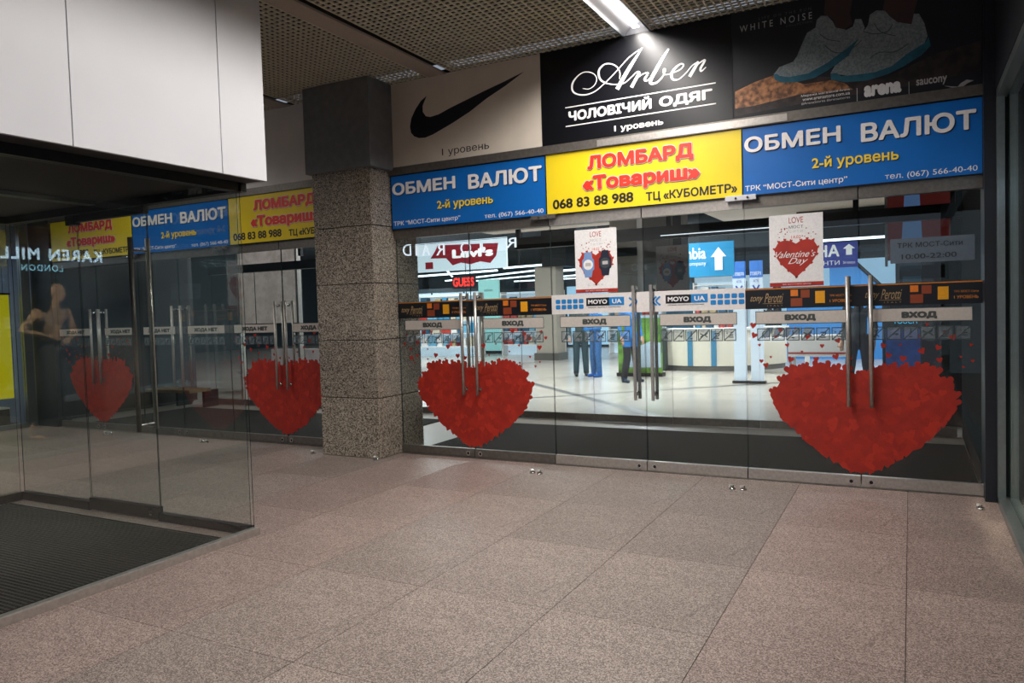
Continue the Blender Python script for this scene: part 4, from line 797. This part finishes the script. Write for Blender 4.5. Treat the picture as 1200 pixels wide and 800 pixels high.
# inner glass line
YI = 9.6; xs = [-11.3, -10.2, -9.1, -8.0, -6.9, -5.85, -4.95, -3.85, -2.75, -1.65, -.55, .45]
t = thing('inner_glass_partition', (-5.4, YI, 0), 'inner glass partition across the far side of the vestibule', 'glass partition')
for i in range(len(xs)-1):
    a, b = xs[i]+.004, xs[i+1]-.004
    MB().box(a, YI-.005, .1, b, YI+.005, 2.42, GLASS).build('pane', t); MB().box(a, YI-.02, .005, b, YI+.02, .1, STEELD).build('bottom_rail', t)
MB().box(-11.3, YI-.05, 2.36, -7.9, YI+.05, 2.5, DARKM).build('header_beam', t); MB().box(-4.98, YI-.05, 2.42, .5, YI+.05, 2.58, DARKM).build('header_beam', t)
for x in (-4.95, -2.75, -.55, .47, -7.95, -9.1): MB().box(x-.03, YI-.03, 2.58, x+.03, YI+.03, 4.08, DARKM).build('post', t)
t = poster(-2.93, 1.72, 'second watches poster taped inside the inner partition', YI-.008); watch(t, -2.79, 1.99, MATS['watch_blue'], PWHITE, YI-.011); watch(t, -2.62, 2.0, MATS['watch_navy'], MATS['watch_dark'], YI-.011)
# vestibule side walls and hall shell
o = MB().box(.5, 6.95, 0, .7, 9.7, 4.1, BLACKW).build('wall_vestibule'); o['kind'] = 'structure'
o = MB().box(.12, 10.4, 0, 6, 10.7, 4.1, BLACKW).build('wall_hall_right'); o['kind'] = 'structure'
mb = MB(); CE = mat('hall_ceiling_beige', (206, 196, 184), .8, 0, .06, 1); mb.box(-9, 6.95, 4.08, 4, 20.5, 4.14, CE); o = mb.build('ceiling_hall'); o['kind'] = 'structure'
mb = MB(); x = -4.5
while x < .6: mb.box(x, 12, 4.06, x+.03, 20.4, 4.08, LATT); x += .12
tag(mb.build('ceiling_ribs'), kind='structure')
HD = mat('hall_dark_ceiling', (26, 40, 48), .7)
mb = MB(); mb.box(-30, 9.7, 4.3, 8, 46, 4.4, HD); mb.box(-8, 20.5, 3.05, 4, 20.8, 4.4, HD); o = mb.build('ceiling_hall_dark'); o['kind'] = 'structure'
o = MB().box(-30, 44, 0, 8, 44.3, 4.4, mat('hall_far_wall', (70, 110, 128), .7)).build('wall_far'); o['kind'] = 'structure'
o = MB().box(-30, 9.7, 0, -29.8, 44, 4.4, HD).build('wall_hall_left'); o['kind'] = 'structure'
# linear lamps hanging in the hall
GLW = mat('linear_lamp', (225, 242, 255), .4, emit=3.2)
lamps = [(-17.7, 36.9, -11, 33, 3.25), (-22, 34, -14, 29, 3.25), (-24, 38, -16, 34, 3.3), (-13, 24, -8.6, 22.9, 3.1), (-14.8, 31.3, -10, 30.5, 3.3), (-20, 25, -13, 23.5, 3.0), (-12.5, 28, -8, 26.5, 3.1), (-19, 30, -15.5, 24, 3.2), (-21, 40, -12, 40, 3.3)]
for i, (a, b, c, d, z) in enumerate(lamps):
    p = Vector((a, b, z)); q = Vector((c, d, z)); t = thing('linear_lamp', (p+q)/2, ['long slanted linear lamp below the batwing lightbox, left end', 'short slanted linear lamp far left under the lightbox', 'faint far linear lamp behind the red shop name', 'linear lamp nearest the top of the far beige column', 'linear lamp between red shop name and beige column', 'low long linear lamp crossing right of the red shop name', 'linear lamp just left of the watch poster', 'steeply slanted linear lamp left of the red shop name', 'farthest level linear lamp at the end of the hall'][i], 'ceiling light', 'linear lamps in the hall')
    mb = MB(); mb.tube(p, q, .035, GLW, 8); mb.build('tube', t); mb = MB(); mb.tube(p.lerp(q, .2), p.lerp(q, .2)+Vector((0, 0, 4.3-z)), .008, DARKM, 6); mb.tube(p.lerp(q, .8), p.lerp(q, .8)+Vector((0, 0, 4.3-z)), .008, DARKM, 6); each(mb, 'hanger', t)
t = thing('linear_lamp', (-.8, 13, 2.5), 'bright strip lamp under the bulkhead right of the Valentine poster', 'ceiling light'); MB().box(-1.6, 12.98, 2.50, -.28, 13.02, 2.535, GLW).build('tube', t); MB().box(-1.62, 12.97, 2.535, -.2, 13.5, 2.999, HD).build('bulkhead', t)
t = thing('linear_lamp', (-2.1, 9.54, 2.47), 'thin glowing strip along the inner header beam', 'ceiling light'); MB().box(-2.85, 9.535, 2.455, -.9, 9.55, 2.465, mat('thin_glow', (230, 240, 250), emit=1.2)).build('tube', t)  # thin emissive strip on the front of the header beam
# columns
t = thing('column', (-9.85, 21, 0), 'far beige column with stone base seen through the second door', 'column'); MB().box(-10.2, 20.8, .22, -9.5, 21.4, 2.85, TRIM).build('shaft', t); MB().box(-10.26, 20.74, 0, -9.44, 21.46, .22, STEELD).build('base', t); MB().box(-9.9, 20.7, 2.85, -9.1, 21.5, 4.3, BLACK).build('head', t)
GW = mat('beige_wall_panel', (200, 190, 178), .6, 0, .04, 2)
t = thing('hanging_panel', (-3.8, 11, 4.08), 'beige hanging panel between the watch poster and the door handles', 'panel'); MB().box(-4.05, 10.9, 1.58, -3.62, 11.4, 4.079, GW).build('shaft', t); MB().box(-4.05, 10.895, 2.32, -3.62, 10.9, 2.45, DARKM).build('band', t)
t = thing('hanging_panel', (-3.2, 10.8, 4.08), 'grey hanging panel behind the poster on the inner partition', 'panel'); MB().box(-3.47, 10.7, 1.58, -3.02, 11.1, 4.08, mat('grey_column', (142, 140, 136), .5)).build('shaft', t); MB().box(-3.02, 10.72, 1.58, -2.9, 11.1, 4.08, DARKM).build('edge', t)
MB().box(-2.88, 10.5, 3.0, .1, 15.6, 3.06, CE).build('ceiling_hall_low')['kind'] = 'structure'
t = thing('hanging_panel', (-5.1, 11, 4.08), 'wide beige hanging panel above the second entrance door', 'panel'); MB().box(-6.3, 10.9, 2.86, -4.08, 11.3, 4.079, GW).build('shaft', t)
# signs in the hall
def hang(name, x0, x1, z0, z1, y, m, label, cat='sign', d=.06, top=4.3):
    t = thing(name, ((x0+x1)/2, y, z0), label, cat); MB().box(x0, y, z0, x1, y+d, z1, m).build('sign_body', t)
    for x in (x0+.1, x1-.1): MB().tube((x, y+d/2, z1), (x, y+d/2, top), .008, DARKM, 6).build('hanger', t)
    return t
LBW = mat('lightbox_white', (205, 225, 238), .4, emit=.75); LRED = mat('lightbox_red', (150, 40, 54), .4, emit=.35)
t = hang('lightbox_sign', -11.9, -9.12, 2.66, 3.44, 17, LBW, 'large white hanging lightbox with a red batwing logo')
MB().poly([(-11.2, 3.36), (-9.35, 3.30), (-9.42, 2.98), (-9.6, 2.80), (-9.9, 2.86), (-10.2, 2.80), (-10.5, 2.86), (-10.75, 2.80), (-10.95, 3.0), (-11.45, 3.02), (-11.3, 3.2)], 16.999, LRED, .01).build('batwing_logo', t)
text("Levi's", -10.75, -9.5, 2.98, 3.22, 16.98, mat('lightbox_letter', (240, 244, 248), .4, emit=.9), t, .05); mb = MB(); mb.rect(-11.62, 2.74, -11.38, 2.92, 16.999, LRED, .01); mb.build('red_tab', t)
t = hang('shop_name', -16.5, -15.4, 2.5, 3.0, 26, HD, 'glowing red shop name below the batwing lightbox'); text('GUESS', -16.45, -15.45, 2.58, 2.95, 25.98, mat('red_glow', (240, 50, 40), .4, emit=1.6), t, .04)
t = thing('light_panel', (-13.6, 24, 0), 'pale mint light panel standing in the hall', 'panel'); MB().box(-14.1, 24, .1, -13.25, 24.1, 2.72, mat('mint_glow', (150, 205, 200), .4, emit=.55)).build('panel_face', t); MB().box(-14.15, 23.95, 0, -13.2, 24.15, .1, DARKM).build('foot', t); text('salon', -13.85, -13.5, 2.28, 2.38, 23.998, TEAL, t)
CB = mat('sign_cyan', (20, 140, 196), .4, emit=.3); LW2 = mat('sign_letter_white', (236, 240, 244), .4, emit=.5)
t = hang('direction_sign', -4.3, -2.83, 2.07, 2.70, 14, CB, 'cyan direction sign with an upward arrow', top=3.0); text('Columbia', -4.2, -3.33, 2.40, 2.62, 13.995, LW2, t, .02); text('Sportswear Company', -4.2, -3.33, 2.26, 2.36, 13.995, LW2, t)
def arrow(t, cx, z0, z1, wd, y, m): h = (z1-z0)*.42; MB().poly([(cx-wd*.25, z0), (cx+wd*.25, z0), (cx+wd*.25, z1-h), (cx+wd*.5, z1-h), (cx, z1), (cx-wd*.5, z1-h), (cx-wd*.25, z1-h)], y, m, .008).build('arrow', t)
arrow(t, -3.1, 2.18, 2.60, .28, 13.995, LW2)
PB = mat('sign_violet', (52, 66, 168), .4, emit=.3)
t = hang('direction_sign', -2.25, -.84, 2.16, 2.62, 15, PB, 'violet music shop direction sign right of the Valentine poster', top=3.0); text('ЯМАНА', -2.15, -1.14, 2.36, 2.58, 14.995, LW2, t, .03); text('ІНСТРУМЕНТИ', -2.15, -1.14, 2.21, 2.29, 14.995, LW2, t); arrow(t, -.98, 2.38, 2.58, .2, 14.995, LW2); text('2й поверх', -1.08, -.88, 2.21, 2.27, 14.995, LW2, t)
for i, x in enumerate((-3.06, -2.74)):
    t = thing('direction_pylon', (x+.12, 15, 0), ['left of two white and blue floor pylons', 'right of two white and blue floor pylons'][i], 'pylon'); x1 = x+.24
    MB().box(x, 15, .05, x1, 15.05, 2.05, mat('pylon_white', (210, 224, 240), .4, emit=.4)).build('pylon_body', t); MB().box(x, 14.99, 2.05, x1, 15.05, 2.37, mat('pylon_blue', (60, 120, 205), .4, emit=.3)).build('pylon_head', t); MB().box(x-.03, 14.95, 0, x1+.03, 15.1, .05, DARKM).build('foot', t)
    text('ПОВЕРХ', x+.02, x1-.02, 2.09, 2.16, 14.985, LW2, t); text('АТБ', x+.07, x1-.07, 1.96, 2.01, 14.995, PB, t); mb = MB(); ribbon(mb, [(x+.06, 1.9), (x+.12, 1.82), (x+.18, 1.9)], [.03]*3, 14.995, PB); mb.build('chevron', t)
# daylight shop fronts and display zone at the back
DAY = mat('shop_glow_sky', (170, 212, 245), .5, emit=.7, noise=.2, nscale=.7); DAY2 = mat('shop_glow_white', (200, 224, 244), .5, emit=.55, noise=.12, nscale=1)
TQ = mat('shop_teal', (18, 74, 98), .5, emit=.18, noise=.4, nscale=1.3)
def front(x0, x1, z0, z1, y, m, label):
    t = thing('storefront', ((x0+x1)/2, y, 0), label, 'storefront'); MB().box(x0, y, z0, x1, y+.1, z1, m).build('lit_window', t); mb = MB(); mb.box(x0-.08, y-.05, 0, x0, y+.12, z1+.15, HD); mb.box(x1, y-.05, 0, x1+.08, y+.12, z1+.15, HD); mb.box(x0-.08, y-.05, z1, x1+.08, y+.12, z1+.2, HD)
    n = max(1, int((x1-x0)/1.6))
    for i in range(1, n): mb.box(x0+(x1-x0)*i/n-.03, y-.04, z0, x0+(x1-x0)*i/n+.03, y, z1, HD)
    if z0 > 0: mb.box(x0, y, 0, x1, y+.1, z0, HD)
    mb.build('frame', t); return t
front(-6.6, -4.0, .1, 2.5, 26, DAY2, 'pale lit shop front beneath the cyan direction sign'); front(-3.75, -.4, .1, 2.85, 26, DAY, 'sky blue lit shop front behind the Valentine poster'); front(-.2, 2.5, .1, 2.2, 25, TQ, 'dim teal shop front behind the right handles')
front(-22, -16.6, .1, 2.5, 30, DAY2, 'bright far shop front at the left of the hall'); front(-16.3, -12.5, .1, 2.3, 29, TQ, 'teal far shop front with shelves'); front(-12.3, -9.6, .1, 2.45, 28, DAY, 'blue far shop front left of the beige column'); front(-9.2, -6.8, .1, 2.5, 30, TQ, 'dark teal far shop front right of the beige column')
rnd = random.Random(3); GC = [(200, 190, 170), (60, 140, 180), (190, 60, 50), (230, 230, 230), (40, 90, 120), (170, 150, 110), (110, 170, 200)]
for k, (x0, x1, y) in enumerate([(-16.5, -13.0, 22), (-12.6, -10.4, 23), (-9.0, -7.2, 24), (-5.6, -4.2, 22)]):
    t = thing('display_shelf', ((x0+x1)/2, y, 0), ['long display shelf with goods at far left', 'display shelf left of the beige column', 'display shelf right of the beige column', 'display shelf behind the white counter'][k], 'shelf')
    mb = MB()
    for z in (.35, .8, 1.25, 1.7, 2.1): mb.box(x0, y, z, x1, y+.4, z+.03, GREYP)
    mb.box(x0-.04, y, 0, x0, y+.42, 2.2, GREYP); mb.box(x1, y, 0, x1+.04, y+.42, 2.2, GREYP); mb.box(x0, y+.4, 0, x1, y+.43, 2.2, DAY2); mb.build('rack', t)
    mb = MB()
    for z in (.38, .83, 1.28, 1.73):
        x = x0+.03
        while x < x1-.25:
            wq = rnd.uniform(.08, .26); c = rnd.choice(GC); mb.box(x, y+.05, z, x+wq, y+.3, z+rnd.uniform(.15, .36), mat('goods_%s' % '_'.join(map(str, c)), c, .5)); x += wq+rnd.uniform(.01, .08)
    tag(mb.build('goods', t), kind='stuff')
# curved white counter
t = thing('reception_counter', (-4.2, 18, 0), 'curved white counter with blue vertical strips', 'counter'); mb = MB(); n = 24; cx, cy, r = -4.3, 19.3, 1.75; pv = []
for i in range(n+1): a = math.radians(200+i*(145/n)); pv.append((cx+r*math.cos(a), cy+r*math.sin(a)))
CW = mat('counter_cream', (232, 224, 208), .4)
for z0, z1, q, m in ((.12, .95, 0, CW), (0, .12, -.04, STEELD), (.95, 1.0, .06, GREYP)):
    mb = MB(); vs = [(cx+(x-cx)*(1+q/r), cy+(y-cy)*(1+q/r), z) for z in (z0, z1) for x, y in pv]+[(cx+(x-cx)*.75, cy+(y-cy)*.75, z1) for x, y in pv]; N_ = n+1
    mb.add(vs, [(i, i+1, N_+i+1, N_+i) for i in range(n)]+[(N_+i, N_+i+1, 2*N_+i+1, 2*N_+i) for i in range(n)], m); mb.build(['counter_body', 'plinth', 'counter_top'][(z0 == 0)+2*(z0 > .9)], t)
for i in (10, 13): x, y = pv[i]; MB().box(x-.06, y-.03, .12, x+.06, y+.02, .95, mat('counter_blue', (60, 130, 170), .4)).build('blue_strip', t)
MB().box(-5.95, 17.6, 0, -5.2, 18.6, 1.0, mat('counter_dark', (50, 64, 60), .5)).build('dark_end', t)
# green advertising stand with a car picture
t = thing('advert_stand', (-5.3, 16.1, 0), 'green advertising stand with a silver car picture', 'advert stand'); MB().box(-5.85, 16.1, .08, -4.85, 16.2, 1.3, mat('advert_green', (88, 130, 44), .4, 0, .5, 5, emit=.1)).build('advert_board', t); MB().box(-5.88, 16.05, 0, -4.82, 16.3, .08, BLACK).build('foot', t)
MB().poly([(-5.7, .2), (-4.86, .2), (-4.86, .75), (-5.1, .78), (-5.35, .68), (-5.5, .5), (-5.68, .42)], 16.098, mat('car_print', (170, 190, 205), .4), .004).build('car_print', t)
t = thing('glass_display_table', (-1.5, 15, 0), 'low glass display table with red striped front', 'display table'); MB().box(-2.0, 14.6, .9, -.9, 15.2, .93, GREYP).build('table_top', t); MB().box(-2.0, 14.6, .55, -.9, 14.62, .9, PWHITE).build('front_panel', t); MB().box(-2.0, 14.59, .6, -.9, 14.6, .63, HEART).build('red_stripe', t)
for x in (-1.96, -.94):
    for y in (14.64, 15.16): MB().box(x-.02, y-.02, 0, x+.02, y+.02, .9, STEEL).build('leg', t)
t = thing('display_table', (-2.4, 17.4, 0), 'white display table with slanted devices behind the small hearts', 'display table'); MB().box(-3.2, 17.2, .7, -1.9, 17.8, .78, PWHITE).build('table_top', t)
for x in (-3.1, -2.0): MB().box(x-.03, 17.3, 0, x+.03, 17.7, .7, PWHITE).build('leg', t)
for i in range(6): x = -3.1+i*.2; mb = MB(); mb.add([(x, 17.3, .79), (x+.14, 17.3, .79), (x+.2, 17.5, 1.0), (x+.06, 17.5, 1.0)], [(0, 1, 2, 3)], mat('device', (60, 70, 84), .3)); mb.build('device', t)
# right: touch kiosk, red panel with a blue letter, escalator
t = thing('touch_kiosk', (-.1, 12, 0), 'blue screened touch kiosk beside the right heart', 'kiosk'); MB().box(-.36, 12, .1, .16, 12.3, 1.75, DARKM).build('housing', t); MB().box(-.32, 11.985, .55, .12, 12.0, 1.12, mat('kiosk_screen', (24, 60, 130), .3, emit=.35, noise=.6, nscale=7)).build('screen', t); text('TOUCH', -.22, .08, 1.20, 1.265, 11.995, mat('kiosk_letter', (60, 190, 240), emit=1), t); MB().box(-.4, 11.95, 0, .2, 12.35, .1, BLACK).build('foot', t)
t = thing('red_billboard', (.05, 10.3, 4.08), 'dark red panel with pale blue letter shape above the hours plate', 'panel'); MB().box(-.24, 10.25, 2.02, .42, 10.3, 2.95, mat('panel_red', (120, 44, 40), .5, emit=.15)).build('panel_board', t); MB().poly([(-.1, 2.04), (.14, 2.04), (.1, 2.9), (-.05, 2.9)], 10.249, mat('panel_blue', (96, 130, 180), .5, emit=.3), .004).build('blue_shape', t); MB().box(-.27, 10.24, 1.95, -.24, 10.3, 4.08, STEEL).build('upright', t)
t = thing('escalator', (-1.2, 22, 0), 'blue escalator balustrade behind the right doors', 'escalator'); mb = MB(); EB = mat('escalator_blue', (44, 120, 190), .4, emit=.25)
for y in (21.8, 22.9): mb.poly([(-3.0, 0), (.8, 0), (.8, .3), (-1.4, 2.6), (-1.9, 2.6), (-1.9, 1.7), (-3.0, 1.5)], y, EB, .08)
each(mb, 'balustrade', t); mb = MB(); mb.tube((.8, 21.8, .35), (-1.4, 21.8, 2.68), .04, BLACK, 8); mb.tube((.8, 22.9, .35), (-1.4, 22.9, 2.68), .04, BLACK, 8); each(mb, 'handrail', t)
for i in range(12): x = .7-i*.18; MB().box(x-.18, 21.85, 0, x, 22.85, .1+i*.19, STEELD).build('step', t)
# left vestibule: knit picture panel, rail and shelves behind the exit doors
t = thing('picture_panel', (-9.2, 10.3, .9), 'large photographic panel of grey knitted clothing behind the exit doors', 'picture'); MB().box(-11.35, 10.3, 1.45, -9.9, 10.36, 3.2, mat('knit_photo', (178, 166, 160), .6, 0, .4, 4.5, c2=(90, 76, 72), emit=.4)).build('picture_board', t)  # knit picture given its own glow to lift it out of the dark
mb = MB(); mb.box(-11.4, 10.28, 0, -11.35, 10.38, 3.25, STEEL); mb.box(-9.9, 10.28, 0, -9.85, 10.38, 3.25, STEEL); each(mb, 'upright', t)
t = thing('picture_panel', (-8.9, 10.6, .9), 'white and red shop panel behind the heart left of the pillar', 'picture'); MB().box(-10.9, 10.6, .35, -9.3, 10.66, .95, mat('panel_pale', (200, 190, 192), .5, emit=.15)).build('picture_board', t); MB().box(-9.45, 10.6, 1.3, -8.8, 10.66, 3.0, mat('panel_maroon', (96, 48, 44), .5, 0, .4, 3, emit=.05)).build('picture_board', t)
mb = MB(); mb.tube((-10.8, 10.63, 0), (-10.8, 10.63, .35), .02, STEEL, 8); mb.tube((-9.4, 10.63, 0), (-9.4, 10.63, 1.3), .02, STEEL, 8); each(mb, 'upright', t)
t = thing('bench', (-11.5, 9.2, 0), 'wooden topped low bench behind the far left exit doors', 'bench'); MB().box(-12.05, 8.7, .30, -10.9, 9.15, .35, mat('bench_wood', (150, 120, 84), .5, 0, .2, 8)).build('bench_top', t)
for x in (-11.8, -11.1): MB().box(x-.03, 9.15, 0, x+.03, 9.45, .3, DARKM).build('leg', t)
t = thing('goods_table', (-9.4, 11.5, 0), 'pale low goods table behind the exit doors left of the pillar', 'table'); MB().box(-12.5, 11.2, .40, -10.0, 11.8, .46, GREYP).build('table_top', t)
for x in (-12.4, -10.1): MB().box(x-.03, 11.3, 0, x+.03, 11.7, .4, DARKM).build('leg', t)
o = MB().box(-30, 9.75, 0, -12.3, 10.0, 4.3, BLACK).build('wall_hall_front'); o['kind'] = 'structure'
o = MB().box(-12.3, 6.95, 0, -12.1, 9.75, 4.3, BLACK).build('wall_vestibule_left'); o['kind'] = 'structure'
# one depsgraph refresh
bpy.context.view_layer.update()
